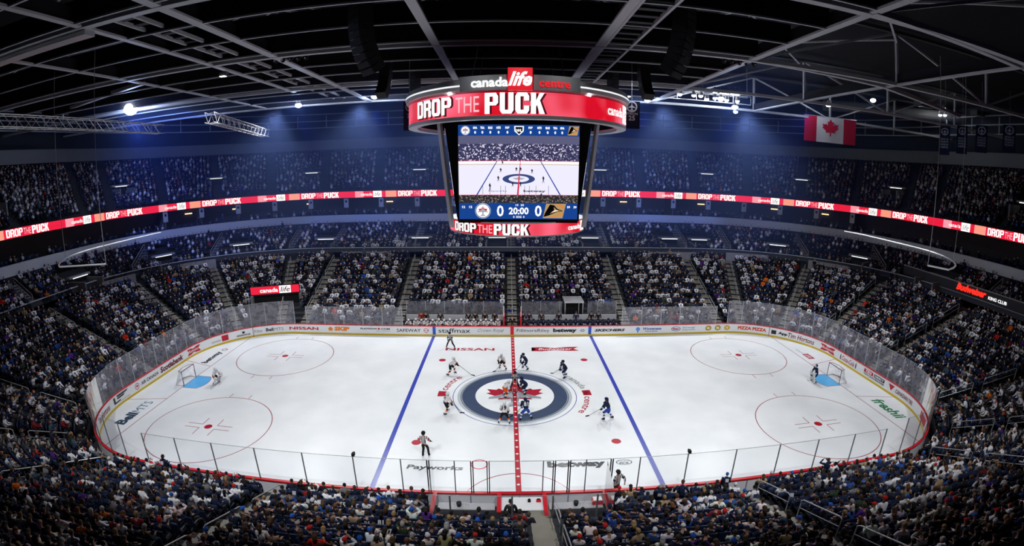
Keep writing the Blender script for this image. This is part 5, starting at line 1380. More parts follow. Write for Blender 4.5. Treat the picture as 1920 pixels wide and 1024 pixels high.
hockey_player(4.17, 3.15, 108, 'j', 'hockey player in navy at upper right of the circle', dict(hip=.82, lean=38, feet=((-.28, .2, .13), (.3, -.2, .13))), None, dict(label='stick lifted by navy player right of the circle', heel=(-.1, 1.15, .55), toe=(-.1, 1.4, .6), top=(.2, .2, .9)))
hockey_player(6.25, -3.95, 62, 'j', 'hockey player number 5 in navy skating near right blue line', dict(hip=.88, lean=30, feet=((-.25, .22, .13), (.25, -.25, .13))), '5', dict(label='stick held low by number 5', heel=(-.05, 1.35, .04), toe=(-.25, 1.55, .03)), pants=ROY)
def goalie(x, y, deg, team, label, **kw):
    base = dict(hip=.70, lean=34, head=-12, feet=((-.34, .12, .13), (.34, .12, .13)), hands=((-.42, .38, .62), (.42, .38, .62)), elbow=(1, -.3, .2), knee=(0, 1, .2)); base.update(kw)
    r, P = hockey_player(x, y, deg, team, label, base, None, None, group='goaltenders')
    for k in (0, 1):
        a, b = P['kn%d' % k]+Vector((0, .05, .14)), P['an%d' % k]+Vector((0, .09, -.02)); mb = MB(); mb.bar(a, b, .28, .13, WH); mb.bar(a+Vector((0, .075, -.05)), b+Vector((0, .075, .1)), .12, .02, BKC if team == 'd' else NV); mb.build('leg_pad', r)
    mb = MB(); c = P['wr0']; mb.box((c.x, c.y+.09, c.z), (.30, .07, .38), WH); mb.build('blocker', r)
    mb = MB(); c = P['wr1']; mb.ell((c.x, c.y+.08, c.z), .17, .07, .18, WH, 10, 7); mb.build('catching_glove', r, True)
    mb = MB(); M = headM(P); mb.ell(P['head']+P['hf']*.05, .12, .11, .14, WH if team == 'd' else ALU, 12, 8, M=M); mb.build('mask', r, True)
    st = empty('goalie_stick', (x, y, 0), R(deg), label='goalie stick held by the goaltender at the %s net' % ('left' if x < 0 else 'right'), cat='goalie stick')
    c = P['wr0']; mb = MB(); mb.bar(c+Vector((0, .1, .5)), c+Vector((.02, .12, -.1)), .03, .025, WH); mb.build('shaft', st); mb = MB(); mb.bar(c+Vector((.02, .12, -.1)), Vector((.0, .62, .10)), .10, .03, WH); mb.bar(Vector((.0, .62, .10)), Vector((.34, .62, .06)), .03, .1, WH); mb.build('paddle', st)
goalie(-24.6, .05, -95, 'd', 'goaltender in white crouching in front of the left net')
goalie(25.15, -.15, 80, 'j', 'goaltender in navy with white pads in front of the right net', hip=.82, lean=24)
def striped(P, par, arms=True):
    mb = MB(); c = P['pelvis']
    return mb
def official(x, y, deg, label, **kw):
    base = dict(hip=.93, lean=6, feet=((-.14, .0, .13), (.16, .05, .13)), hands=((-.30, .12, .95), (.30, .14, .92))); base.update(kw)
    P = pose(**base); r = empty('person', (x, y, 0), R(deg), label=label, cat='official')
    inst('body', body_mesh('body', P, SKIN1, True), r)
    m = MATS.get('referee_stripes')
    if not m:
        m = mat('referee_stripes', (1, 1, 1), .8, .1); nt = m.node_tree; tc = nt.nodes.new('ShaderNodeTexCoord'); w = nt.nodes.new('ShaderNodeTexWave'); w.inputs['Scale'].default_value = 3.2; w.wave_profile = 'SIN'
        cr = nt.nodes.new('ShaderNodeValToRGB'); cr.color_ramp.interpolation = 'CONSTANT'; cr.color_ramp.elements[0].color = (.01, .01, .012, 1); cr.color_ramp.elements[1].position = .5; cr.color_ramp.elements[1].color = (.75, .75, .76, 1)
        nt.links.new(tc.outputs['Object'], w.inputs['Vector']); nt.links.new(w.outputs['Fac'], cr.inputs[0]); nt.links.new(cr.outputs[0], nt.nodes['Principled BSDF'].inputs['Base Color'])
    inst('striped_shirt', shirt_mesh('striped_shirt', P, m, 1.05, 1.1, .9), r); inst('trousers', trouser_mesh('trousers', P, BKC, 1.08, 1.0), r)
    for k in (0, 1): skate(P, k, r); band(r, 'arm_band', P['sh%d' % k], P['el%d' % k], .7, .080, .07, RED if 'referee' in label else BKC)
    inst('helmet', hair_mesh('helmet', P, BKC), r)
official(.02, 1.05, 180, 'linesman in stripes bending to drop the puck at centre', hip=.86, lean=30, feet=((-.36, 0, .13), (.36, 0, .13)), hands=((-.14, .45, .75), (.12, .5, .65)))
official(-5.82, 9.82, 175, 'linesman in stripes crouching by the far boards', hip=.88, lean=26, feet=((-.38, 0, .13), (.38, 0, .13)), hands=((-.2, .3, .6), (.2, .3, .6)))
official(-5.45, -8.35, -10, 'referee in stripes standing at the left neutral zone dot', feet=((-.12, 0, .13), (.22, .12, .13)), hands=((-.25, .2, 1.1), (.38, .25, 1.0)))
official(5.05, -12.35, 25, 'linesman in stripes leaning on near boards behind the glass', hands=((-.34, -.05, .9), (.3, -.2, 1.0)))
mb = MB(); mb.tube([(0, 0, 0), (0, 0, .025)], .038, BLACK, 16)
inst('puck', mb.mesh('puck'), None, (.0, .35, .45), label='black puck in the hand of the linesman at centre', cat='puck')

# ------------------------------------------------------------------ nets
for sx, lab in ((-1, 'left'), (1, 'right')):
    r = empty('goal_net', (sx*27.13, 0, 0), 0 if sx > 0 else PI, label='hockey goal with dark red frame at the %s end' % lab, cat='goal')
    fr = mat('goal_frame', (.10, .012, .02), .4); nt_ = glass_mat('goal_netting', (.9, .9, .9), .32, (.8, .8, .8))
    mb = MB(); mb.tube([(0, -.915, 0), (0, -.915, 1.22), (0, .915, 1.22), (0, .915, 0)], .035, fr, 8); mb.build('front_frame', r)
    mb = MB(); mb.tube([(0, -.915, .02), (.7, -1.05, .02), (1.05, -.6, .02), (1.1, 0, .02), (1.05, .6, .02), (.7, 1.05, .02), (0, .915, .02)], .03, mat('net_base', (.6, .6, .62), .5), 6); mb.tube([(0, -.9, 1.2), (.45, -.75, 1.18), (.55, 0, 1.18), (.45, .75, 1.18), (0, .9, 1.2)], .02, fr, 6); mb.build('rear_frame', r)
    mb = MB(); lo = [(0, -.915, 0), (.7, -1.05, 0), (1.05, -.6, 0), (1.1, 0, 0), (1.05, .6, 0), (.7, 1.05, 0), (0, .915, 0)]; hi = [(0, -.9, 1.2), (.40, -.78, 1.18), (.5, -.4, 1.18), (.55, 0, 1.18), (.5, .4, 1.18), (.40, .78, 1.18), (0, .9, 1.2)]
    for a in range(6): mb.poly([lo[a], lo[a+1], hi[a+1], hi[a]], nt_)
    mb.poly(hi, nt_); mb.build('netting', r)

# ------------------------------------------------------------------ crowd data
DYES = [((.010, .017, .048), .40, 'navy jersey'), ((.72, .72, .75), .27, 'white jersey'), ((.010, .010, .013), .15, 'black jacket'), ((.055, .057, .065), .05, 'dark-grey top'), ((.20, .20, .21), .04, 'grey hoodie'), ((.02, .07, .28), .03, 'bright-blue top'),
        ((.18, .015, .02), .012, 'dark-red top'), ((.55, .02, .01), .005, 'red top'), ((.70, .14, .01), .003, 'orange top'), ((.07, .02, .20), .01, 'purple top'), ((.30, .22, .13), .02, 'beige top'), ((.05, .08, .12), .02, 'slate-blue top'), ((.03, .05, .03), .011, 'dark-green top')]
HAIRS = [((.025, .016, .010), .34, 'dark hair'), ((.07, .040, .020), .24, 'brown hair'), ((.28, .18, .08), .10, 'blond hair'), ((.30, .29, .28), .08, 'grey hair'), ((.008, .007, .007), .16, 'black hair'), ((.14, .05, .02), .08, 'auburn hair')]
HATS = [((.6, .6, .62), 'white'), ((.012, .02, .06), 'navy'), ((.3, .3, .31), 'grey'), ((.02, .10, .45), 'blue'), ((.5, .02, .02), 'red'), ((.012, .012, .012), 'black')]
def choose(tab):
    t = random.random()*sum(a[1] for a in tab)
    for a in tab:
        t -= a[1]
        if t <= 0: return a
    return tab[0]
# seats: (x, y, z, angle facing the ice, tier, row, q)
SEATS = []
def seat_rows(cf, zf, n, aq, tier, pitch, skip=None, q0=0.0, q1=9.0):
    for k in range(n):
        c = Contour(*mix(cf(k), cf(k+1), .55), n=40); aisles = [c.sq(q) for q in aq]
        s = c.sq(q0) if q0 else 0.0; e = c.sq(q1) if q1 < 9 else c.L
        # spread the places evenly between neighbouring aisles
        cuts = sorted([a for a in aisles if s < a < e]); 
        if not q0:
            cuts = [cuts[-1]-c.L]+cuts
            spans = list(zip(cuts, cuts[1:]))
        else: spans = list(zip([s-.8]+cuts, cuts+[e+.8]))
        for a, b in spans:
            L = b-a-1.5; m = int(L/pitch)
            for i in range(m):
                sc = a+.75+(i+.5)*L/m
                (x, y), nn = c.at(sc % c.L)
                if skip and skip(x, y, k, nn): continue
                SEATS.append((x, y, zf(k), math.atan2(-nn[1], -nn[0])-PI/2, tier, k, c.qs(sc % c.L)))
def in_port(x, y, pad=0.0):
    for (px, py, hw, dp) in PORT:
        if abs(x-px) < hw+.2 and abs(y-py) < dp*.9: return True
    return False
def skipL(x, y, k, n):
    if y > 12 and -11.3 < x < 11.3 and k < 3: return True
    if y > 12 and 5.0 < x < 7.9 and k < 5: return True
    if y < -12 and -4.5 < x < 4.6 and k < 3: return True
    if x < -22 and y > 12 and k < 5 and abs((x+26.3)*math.cos(R(19))+(y-16.4)*math.sin(R(19))) < 3.1: return True
    return False
def skipU(x, y, k, n):
    if in_port(x, y): return True
    if x > 44.5 and -12 < y < 12 and k < 2: return True
    if abs(n[0]) > .6 and k % 2: return True
    return False
seat_rows(lc, lz, NL, AQ, 'L', .545, skipL)
seat_rows(uc, uz, NU, UQ, 'U', .56, skipU, 1.6, 7.4)
def sc_(k): return grow(LED, .5+.9*k)
seat_rows(sc_, lambda k: 9.35+.0*k, 2, [RB_.sq(4.5+.35*t)/RB_.L*9 for t in range(-8, 9)], 'S', .9, None, 1.9, 7.1)
def skipP(x, y, k, n): return in_port(x, y)
seat_rows(pc, pz, NP, PQ, 'P', .58, skipP, 1.8, 7.2)
SA = np.array([(s[0], s[1], s[2]+1.0) for s in SEATS]); u_, v_, d_ = project(SA)
vis = (u_ > -260) & (u_ < 2180) & (v_ > -100) & (v_ < 1240)
print('seats', len(SEATS), 'kept', int(vis.sum()))
fwdz = (SA-np.array(CAM)) @ np.array(_f)
vis &= fwdz > -3
inframe = (u_ > -6) & (u_ < 1926) & (v_ < 1030) & vis
occ = {}
r_occ = rng.random(len(SEATS))
for i, s in enumerate(SEATS): occ[i] = r_occ[i] < (.95 if s[4] == 'L' else .90 if s[4] == 'U' else .45 if s[4] == 'S' else .86)
order = [i for i in np.argsort(d_) if inframe[i] and occ[i] and SEATS[i][4] == 'L']
NEAR_I = set(order[:300])
# ------------------------------------------------------------------ the nearest 300 spectators, each one a thing
SEAT_P = [pose(hip=.52, lean=-4, head=8, feet=((-.14, .46, .08), (.14, .44, .08)), hands=((-.12, .34, .66), (.12, .36, .66)), knee=(0, .6, 1)),
          pose(hip=.52, lean=22, head=-8, feet=((-.16, .40, .08), (.14, .42, .08)), hands=((-.10, .42, .68), (.10, .42, .68)), knee=(0, .6, 1)),
          pose(hip=.52, lean=4, head=0, feet=((-.14, .44, .08), (.18, .40, .08)), hands=((-.10, .30, 1.12), (.12, .30, 1.10)), knee=(0, .6, 1), elbow=(1, -.2, -1)),
          pose(hip=.52, lean=8, head=14, feet=((-.12, .44, .08), (.12, .44, .08)), hands=((-.30, .30, .68), (.20, .30, .80)), knee=(0, .6, 1))]
CL = infocol('cloth_dyed'); HR = infocol('hair_dyed', .7, .25); HT = infocol('hat_dyed')
JN = infocol('trouser_dyed'); SKD = infocol('skin_toned', .55, .3)
BM = [body_mesh('body', P, SKD, True, 1) for P in SEAT_P]; JM = [shirt_mesh('top', P, CL, 1.08, 1.1) for P in SEAT_P]; TM = [trouser_mesh('trousers', P, JN, 1.0) for P in SEAT_P]
HM = {k: [hair_mesh(k, P, HR if k in ('short', 'long') else HT) for P in SEAT_P] for k in ('short', 'long', 'cap', 'beanie')}
NM = {}
for num in ('27', '55', '26', '33', '81', '37', '9', '25'):
    for dark in (0, 1):
        for pi, P in enumerate(SEAT_P):
            mb = MB(); put_on_back(mb, P, num, NV if dark else WH, .24 if len(num) > 1 else .13, .22, .152, z=.30); NM[num, dark, pi] = mb.mesh('back_number')
SKT = [(.52, .30, .21), (.46, .25, .17), (.30, .16, .10), (.58, .36, .27)]
TRS = [(.012, .016, .03), (.03, .045, .09), (.012, .012, .014), (.06, .06, .065)]
def side_word(x): return 'left' if x < .9 else 'right'
near_rows = {}
for i, s in enumerate(SEATS):
    if s[4] == 'L': near_rows.setdefault(s[5], []).append(i)
seat_no = {}
for k, ids in near_rows.items():
    qa = 0.04
    # arc distance from the near centre aisle
    right = sorted([i for i in ids if .02 < SEATS[i][6] < 4.5], key=lambda i: SEATS[i][6]); left = sorted([i for i in ids if SEATS[i][6] >= 4.5 or SEATS[i][6] <= .02], key=lambda i: -((SEATS[i][6]+4.5) % 9))
    for n_, i in enumerate(right): seat_no[i] = (n_+1, 'right')
    for n_, i in enumerate(left): seat_no[i] = (n_+1, 'left')
WEAR = {}
def wear(i):
    if i in WEAR: return WEAR[i]
    dye = choose(DYES); hair = choose(HAIRS); hk = random.choices(['short', 'long', 'cap', 'beanie'], [.52, .24, .15, .09])[0]; hat = random.choice(HATS)
    WEAR[i] = (dye, hair, hk, hat, random.choices(SKT, [.4, .35, .1, .15])[0], random.choice(TRS)); return WEAR[i]
for i in sorted(NEAR_I):
    x, y, z, a, t, k, q = SEATS[i]; dye, hair, hk, hat, sk, tr = wear(i); p = random.choices([0, 1, 2, 3], [.4, .22, .13, .25])[0]
    no, sd = seat_no[i]
    head = hair[2] if hk == 'short' else 'long '+hair[2] if hk == 'long' else hat[1]+' '+hk
    lab = 'spectator in %s, %s, near row %d, seat %d %s of centre aisle' % (dye[2], head, k+1, no, sd)
    yaw = a+random.uniform(-.35, .35)
    r = inst('person', BM[p], None, (x, y, z), yaw, sk, label=lab, cat='spectator', group='spectators in the near stand')
    sc = random.uniform(.94, 1.05); r.scale = (sc, sc, sc)
    inst('top', JM[p], r, col=tuple(c*random.uniform(.85, 1.15) for c in dye[0]), label=dye[2]); inst('trousers', TM[p], r, col=tr)
    if hk in ('short', 'long'): inst('hair', HM[hk][p], r, col=hair[0])
    else: inst('hat', HM[hk][p], r, col=hat[0], label=hat[1]+' '+hk)
    if 'jersey' in dye[2] and random.random() < .45:
        inst('back_number', NM[random.choice(['27', '55', '26', '33', '81', '37', '9', '25']), 1 if 'white' in dye[2] else 0, p], r)
# seats of the same places
sm = MB(); sm.box((0, -.20, .66), (.47, .05, .50), SEATM); BACKM = sm.mesh('backrest')
sm = MB(); sm.box((0, .03, .43), (.45, .42, .06), SEATM); PANM = sm.mesh('seat')
sm = MB(); sm.box((.245, -.02, .60), (.035, .30, .035), mat('armrest_pale', (.20, .20, .21), .5)); sm.box((.245, -.18, .30), (.03, .05, .6), BLACK); ARMM = sm.mesh('armrest')
for i in sorted(NEAR_I):
    x, y, z, a, t, k, q = SEATS[i]; no, sd = seat_no[i]
    r = empty('folding_seat', (x, y, z), a, label='navy folding seat under the spectator, near stand row %d, seat %d %s of centre aisle' % (k+1, no, sd), cat='seat', group='folding seats in the near stand')
    inst('backrest', BACKM, r); inst('seat', PANM, r); inst('armrest', ARMM, r)

# ------------------------------------------------------------------ everybody else: one crowd, one bank of seats
def low_person(pose_i, hk, lod):
    """verts, faces, class per face: 0 skin, 1 top, 2 trousers, 3 hair"""
    mb = MB(); K = [MATS['white_board'], RED, YEL, BLUEP]
    for m_ in K: mb.mi(m_)
    P = SEAT_P[pose_i]
    if lod == 0:
        mb.tube([P['pelvis'], P['waist'], P['chest'], P['neck']], 0, K[1], 6, radii=[.15, .15, .165, .09])
        for k in (0, 1):
            mb.tube([P['sh%d' % k]-P['lv']*.01, P['el%d' % k], P['wr%d' % k]], 0, K[1], 4, radii=[.09, .065, .05])
            mb.tube([P['hp%d' % k], P['kn%d' % k], P['an%d' % k]], 0, K[2], 4, radii=[.10, .08, .06])
            mb.ell(P['wr%d' % k]+(P['wr%d' % k]-P['el%d' % k]).normalized()*.06, .04, .05, .04, K[0], 4, 3)
        mb.ell(P['head'], .083, .098, .115, K[0], 7, 5)
        c = P['head']+P['hv']*.03-P['hf']*.025; mb.ell(c, .092, .095, .10, K[3], 7, 4, v1=1.75)
        e = P['chest']-P['lv']*.02+P['fv']*.150; sx_ = Vector((.075, 0, 0)); up_ = P['lv']*.07; mb.mi(BLACK); mb.poly([e-sx_-up_, e+sx_-up_, e+sx_+up_, e-sx_+up_], BLACK)
        mb.poly([e-P['fv']*.31-sx_*1.2-up_*1.3, e-P['fv']*.31-sx_*1.2+up_*1.3, e-P['fv']*.31+sx_*1.2+up_*1.3, e-P['fv']*.31+sx_*1.2-up_*1.3], BLACK)
        if hk == 'long': mb.tube([c-P['hf']*.05, c-P['hf']*.06-P['hv']*.22], 0, K[3], 5, radii=[.085, .06])
    else:
        mb.tube([P['pelvis'], P['chest'], P['neck']], 0, K[1], 5, radii=[.17, .20, .10])
        mb.tube([P['pelvis']+Vector((0, .02, 0)), P['pelvis']+Vector((0, .42, .05))], 0, K[2], 4, radii=[.17, .14])
        mb.ell(P['head'], .09, .10, .12, K[0], 5, 3); mb.ell(P['head']+P['hv']*.04-P['hf']*.03, .095, .095, .10, K[3], 5, 2, v1=1.7)
    return np.array(mb.v), mb.f, np.array(mb.m)
ATT = attrmat('crowd_cloth')
def mass(name, items, label, cat, group, mats_, attr=None):
    """items: (verts Nx3, faces, face colours Fx3) lists already placed"""
    nv = sum(len(v) for v, f, c in items); loops = []; starts = []; tot = []; cols = []; V = np.empty((nv, 3)); o = 0; lo = 0
    for v, f, c in items:
        V[o:o+len(v)] = v
        loops.append(f[0]+o); tot.append(f[1]); cols.append(c); o += len(v)
    loops = np.concatenate(loops); tot = np.concatenate(tot); starts = np.concatenate([[0], np.cumsum(tot)[:-1]])
    me = bpy.data.meshes.new(name); me.vertices.add(nv); me.vertices.foreach_set('co', V.ravel())
    me.loops.add(len(loops)); me.loops.foreach_set('vertex_index', loops.astype(np.int32)); me.polygons.add(len(tot)); me.polygons.foreach_set('loop_start', starts.astype(np.int32)); me.polygons.foreach_set('loop_total', tot.astype(np.int32))
    me.materials.append(mats_)
    if attr:
        cc = np.concatenate(cols); a = me.attributes.new(attr, 'FLOAT_COLOR', 'FACE'); a.data.foreach_set('color', np.concatenate([cc, np.ones((len(cc), 1))], 1).astype(np.float32).ravel())
    me.update(calc_edges=True); me.validate()
    ob = bpy.data.objects.new(name, me); C.objects.link(ob); tag(ob, label, cat, group, 'stuff'); return ob
PROT = {}
for lod in (0, 1):
    for p in range(4):
        for hk in ('short', 'long'):
            v, f, m_ = low_person(p, hk, lod); PROT[lod, p, hk] = (v, (np.concatenate([np.array(a) for a in f]), np.array([len(a) for a in f])), m_)
STAND_P = pose(hip=.92, lean=3, feet=((-.12, .02, .08), (.12, .02, .08)), hands=((-.25, .12, .95), (.25, .12, .95)))
items = []
for i, s in enumerate(SEATS):
    if not vis[i] or not occ[i] or i in NEAR_I: continue
    x, y, z, a, t, k, q = s
    lod = 0 if (t == 'L' or (t == 'U' and d_[i] < 66)) else 1
    dye, hair, hk, hat, sk, tr = wear(i)
    v, f, m_ = PROT[lod, random.choices([0, 1, 2, 3], [.4, .22, .13, .25])[0], 'long' if hk == 'long' else 'short']
    a += random.uniform(-.4, .4); sc = random.uniform(.92, 1.06); ca, sa = math.cos(a)*sc, math.sin(a)*sc
    stand = random.random() < .03
    vv = np.empty_like(v); vv[:, 0] = v[:, 0]*ca-v[:, 1]*sa+x; vv[:, 1] = v[:, 0]*sa+v[:, 1]*ca+y; vv[:, 2] = v[:, 2]*sc+z+(.38 if stand else 0)
    hc = hair[0] if hk in ('short', 'long') else hat[0]
    g = random.uniform(.8, 1.2)
    em = (.02, .04, .12) if 'white' in dye[2] else (.5, .5, .52) if ('navy' in dye[2] and random.random() < .45) else tuple(c*g for c in dye[0])
    pal = np.array([sk, tuple(c*g for c in dye[0]), tr, hc, em])
    items.append((vv, f, pal[m_]))
mass('crowd', items, 'packed crowd filling the stands beyond the nearest rows', 'crowd', 'spectators further off', ATT, 'dye')
print('crowd', len(items), sum(len(v[0]) for v in items))
sb_ = MB(); sb_.box((0, -.20, .66), (.47, .05, .50), SEATM); sb_.box((0, .03, .43), (.45, .42, .06), SEATM); bv = np.array(sb_.v); bf = (np.concatenate([np.array(a) for a in sb_.f]), np.array([len(a) for a in sb_.f]))
items = []
for i, s in enumerate(SEATS):
    if not vis[i] or i in NEAR_I: continue
    if s[4] == 'P' and occ[i] and random.random() < .6: continue
    x, y, z, a = s[:4]; ca, sa = math.cos(a), math.sin(a)
    vv = np.empty_like(bv); vv[:, 0] = bv[:, 0]*ca-bv[:, 1]*sa+x; vv[:, 1] = bv[:, 0]*sa+bv[:, 1]*ca+y; vv[:, 2] = bv[:, 2]+z
    items.append((vv, bf, np.zeros((len(bf[1]), 3))))
mass('stand_seating', items, 'rows of navy seats filling the stands', 'seating', 'seats further off', SEATM)

# ------------------------------------------------------------------ far benches
def bench_back(x0, x1, lab):
    r = empty('team_bench', ((x0+x1)/2, 14.3, 0), label=lab, cat='bench'); w = x1-x0
    mb = MB(); mb.box((0, .1, .62), (w, .35, .08), WHITE); mb.build('bench_seat', r)
    mb = MB(); mb.box((0, .0, .15), (w, 2.2, .3), CONCD); mb.build('platform', r)
    mb = MB(); mb.box((0, .75, 1.25), (w, .08, .75), mat('bench_wall_white', (.55, .55, .57), .5)); mb.build('rear_wall', r)
    mb = MB()
    for ga, gb in ([(-w/2, w/2)] if x0 < 0 else [(-w/2, -.75), (1.9, w/2)]): mb.poly([(ga, 1.1, 1.6), (gb, 1.1, 1.6), (gb, 1.1, 2.95), (ga, 1.1, 2.95)], GLASS_E)
    mb.build('rear_glass', r)
    for i in range(6):
        mb = MB(); mb.box((-w/2+i*w/5, 1.12, 1.8), (.05, .05, 2.4), PSI); mb.build('glass_post', r)
bench_back(-11.0, -.95, 'bench of the white team behind the far boards'); bench_back(.95, 10.9, 'bench of the navy team behind the far boards')
for x, lab in ((-.85, 'left'), (.85, 'right')):
    r = empty('gate_post', (x, 14.0, 0), label='red post %s of the gap between the two benches' % lab, cat='post')
    mb = MB(); mb.box((0, 0, 1.0), (.14, 1.6, 2.0), RED); mb.build('post', r); mb = MB(); mb.box((0, -.7, 2.5), (.08, .08, 1.1), WHITE); mb.build('pole', r)
r = empty('stand_entry', (6.45, 16.6, .3), label='dark players tunnel behind the bench of the navy team', cat='entry')
mb = MB(); mb.box((0, .3, 1.2), (1.75, 2.0, 2.4), BLACK); mb.build('shade_block', r); mb = MB(); mb.box((0, .1, 2.48), (2.05, 2.2, .16), ALU); mb.build('roof', r)  # black box painted as the tunnel's inner shade, metal roof above
for sx in (-1, 1):
    mb = MB(); mb.box((sx*.93, .1, 1.2), (.08, 2.2, 2.4), PSI); mb.build('jamb', r)
BP = [pose(hip=.60, lean=24, head=-6, feet=((-.18, .42, .35), (.18, .42, .35)), hands=((-.18, .48, .98), (.18, .48, .98)), knee=(0, .6, 1)), pose(hip=.60, lean=8, head=4, feet=((-.18, .42, .35), (.18, .42, .35)), hands=((-.15, .40, .80), (.20, .44, .85)), knee=(0, .6, 1))]
BJ = {}
for t, J, HM_ in (('d', WH, WH), ('j', NV, NV)):
    for p, P in enumerate(BP):
        mb = MB()
        for k in (0, 1): mb.ell(P['sh%d' % k]+P['lv']*.03, .12, .12, .09, WH if t == 'd' else NV, 8, 5); mb.tube([P['el%d' % k].lerp(P['wr%d' % k], .3), P['el%d' % k].lerp(P['wr%d' % k], .5)], .09, ORG if t == 'd' else WH, 8)
        BJ[t, p] = (body_mesh('body', P, SKIN1, True), shirt_mesh('jersey', P, J, 1.25, 1.3), trouser_mesh('pants', P, BKC if t == 'd' else NV, 1.2), hair_mesh('helmet', P, HM_), mb.mesh('jersey_trim', True))
for t, xs, col in (('d', np.linspace(-10.5, -1.5, 16), 'white'), ('j', np.linspace(1.5, 10.4, 17), 'navy')):
    for n_, x in enumerate(xs):
        ms = BJ[t, n_ % 2]
        r = inst('person', ms[0], None, (float(x)+random.uniform(-.08, .08), 14.25, .05), PI+random.uniform(-.3, .3), label='hockey player in %s seated on the far bench, place %d from the centre gate' % (col, (16-n_) if t == 'd' else n_+1), cat='hockey player', group='hockey players on the %s team bench' % col)
        inst('jersey', ms[1], r); inst('pants', ms[2], r); inst('helmet', ms[3], r); inst('jersey_trim', ms[4], r)
SM_ = (body_mesh('body', STAND_P, SKD, True), shirt_mesh('jacket', STAND_P, CL, 1.08, 1.1), trouser_mesh('trousers', STAND_P, JN), hair_mesh('short', STAND_P, HR), hair_mesh('cap', STAND_P, HT))
def stander(x, y, z, deg, col, lab, cat='spectator', hair=(.03, .02, .012), hat=None, shirt=False, tr=(.012, .012, .016)):
    r = inst('person', SM_[0], None, (x, y, z), R(deg), (.48, .27, .19), label=lab, cat=cat)
    inst('jacket', SM_[1], r, col=col); inst('trousers', SM_[2], r, col=tr)
    inst('hat', SM_[4], r, col=hat) if hat else inst('hair', SM_[3], r, col=hair)
    for k in (0, 1):
        mb = MB(); a = STAND_P['an%d' % k]; mb.ell(a+Vector((0, .05, -.03)), .05, .13, .05, BLACK, 8, 5); mb.build('shoe', r, True)
    if shirt:
        mb = MB(); P = STAND_P; c = P['chest']+P['fv']*.148; mb.add([tuple(c+Vector((-.05, 0, .12))), tuple(c+Vector((.05, 0, .12))), tuple(c+Vector((0, .015, -.14)))], [(0, 1, 2)], WH); mb.build('shirt_front', r)
    return r
for x, c, l in ((-9.4, (.35, .02, .01), 'in a red jacket at the left end of the white bench'), (-8.9, (.012, .012, .016), 'dark coach beside the red jacket'), (-7.4, (.010, .012, .02), 'coach in dark suit behind left part of white bench'), (-4.5, (.015, .018, .03), 'coach in dark suit behind middle of white bench'), (-3.8, (.012, .012, .014), 'second coach behind middle of white bench'), (-2.8, (.014, .014, .016), 'coach behind right part of white bench'), (-1.8, (.02, .02, .024), 'coach nearest the gate behind the white bench'),
                (1.1, (.012, .02, .06), 'staff in navy nearest the gate behind the navy bench'), (1.75, (.014, .025, .07), 'second staff in navy behind navy bench'), (3.0, (.03, .03, .034), 'coach in grey suit behind navy bench'), (4.8, (.012, .02, .05), 'coach left of the players tunnel'), (6.6, (.02, .05, .15), 'staff in blue standing before the players tunnel'), (8.2, (.012, .012, .016), 'coach right of the players tunnel'), (8.95, (.012, .016, .04), 'staff at right part of the navy bench')):
    stander(x, 15.0, .3, 180, c, 'person standing, '+l if not l.startswith('in a') else 'person '+l, 'coach', shirt='suit' in l)
stander(0, 14.3, .1, 180, (.012, .012, .014), 'person in dark suit standing in the gate between the benches', 'official', shirt=True)
stander(-.12, 16.1, .6, 180, (.02, .06, .30), 'person in blue top standing behind the centre gate', 'spectator')

# ------------------------------------------------------------------ near penalty boxes and scorers' table
def pen_box(x0, x1, lab):
    w = x1-x0; r = empty('penalty_box', ((x0+x1)/2, -14.25, 0), label=lab, cat='penalty box')
    mb = MB(); mb.box((0, 0, .05), (w, 1.9, .1), mat('box_floor', (.05, .05, .055), .7)); mb.build('box_floor', r)
    mb = MB(); mb.box((0, .45, .80), (w-.3, .5, .05), mat('shelf_white', (.42, .42, .44), .5)); mb.box((0, .67, .45), (w-.3, .05, .7), GREYB); mb.build('shelf', r)
    mb = MB(); mb.box((0, -.45, .45), (w-.4, .35, .06), GREYB); mb.box((0, -.62, .3), (w-.4, .05, .6), BLACK); mb.build('bench', r)
    for i in range(6):
        mb = MB(); x = w*.08+i*.14 if x0 > 0 else -w*.2+i*.14
        mb.tube([(x, .5, .825), (x, .5, .98), (x, .5, 1.02)], .03, WHITE, 8, radii=[.033, .033, .012]); b = mb.mesh('drinks_bottle')
        inst('drinks_bottle', b, None, (r.location.x, r.location.y, 0), label='white drinks bottle %d from left on shelf of %s penalty box' % (i+1, 'right' if x0 > 0 else 'left'), cat='bottle', group='drinks bottles in the penalty boxes')
    bk = empty('waste_bin', (r.location.x-(.35 if x0 < 0 else .0), r.location.y+.45, .825), label='small black bin on the shelf of the %s penalty box' % ('right' if x0 > 0 else 'left'), cat='bin')
    mb = MB(); mb.tube([(0, 0, 0), (0, 0, .22)], .12, BLACK, 10, radii=[.10, .13]); mb.build('pail', bk)
pen_box(-4.1, -1.05, 'left penalty box behind the near boards with white shelf'); pen_box(1.25, 4.15, 'right penalty box behind the near boards with white shelf')
r = empty('scorers_table', (.1, -13.75, 0), label='white scorers table between the two penalty boxes', cat='table')
mb = MB(); mb.box((0, 0, .93), (2.1, 1.0, .05), WHITE); mb.build('table_top', r)
mb = MB(); mb.box((0, -.3, .45), (2.0, .05, .9), BLACK); mb.build('panel', r)
for sx in (-1, 1):
    mb = MB(); mb.box((sx*.95, 0, .45), (.06, .8, .9), GREYB); mb.build('leg', r)
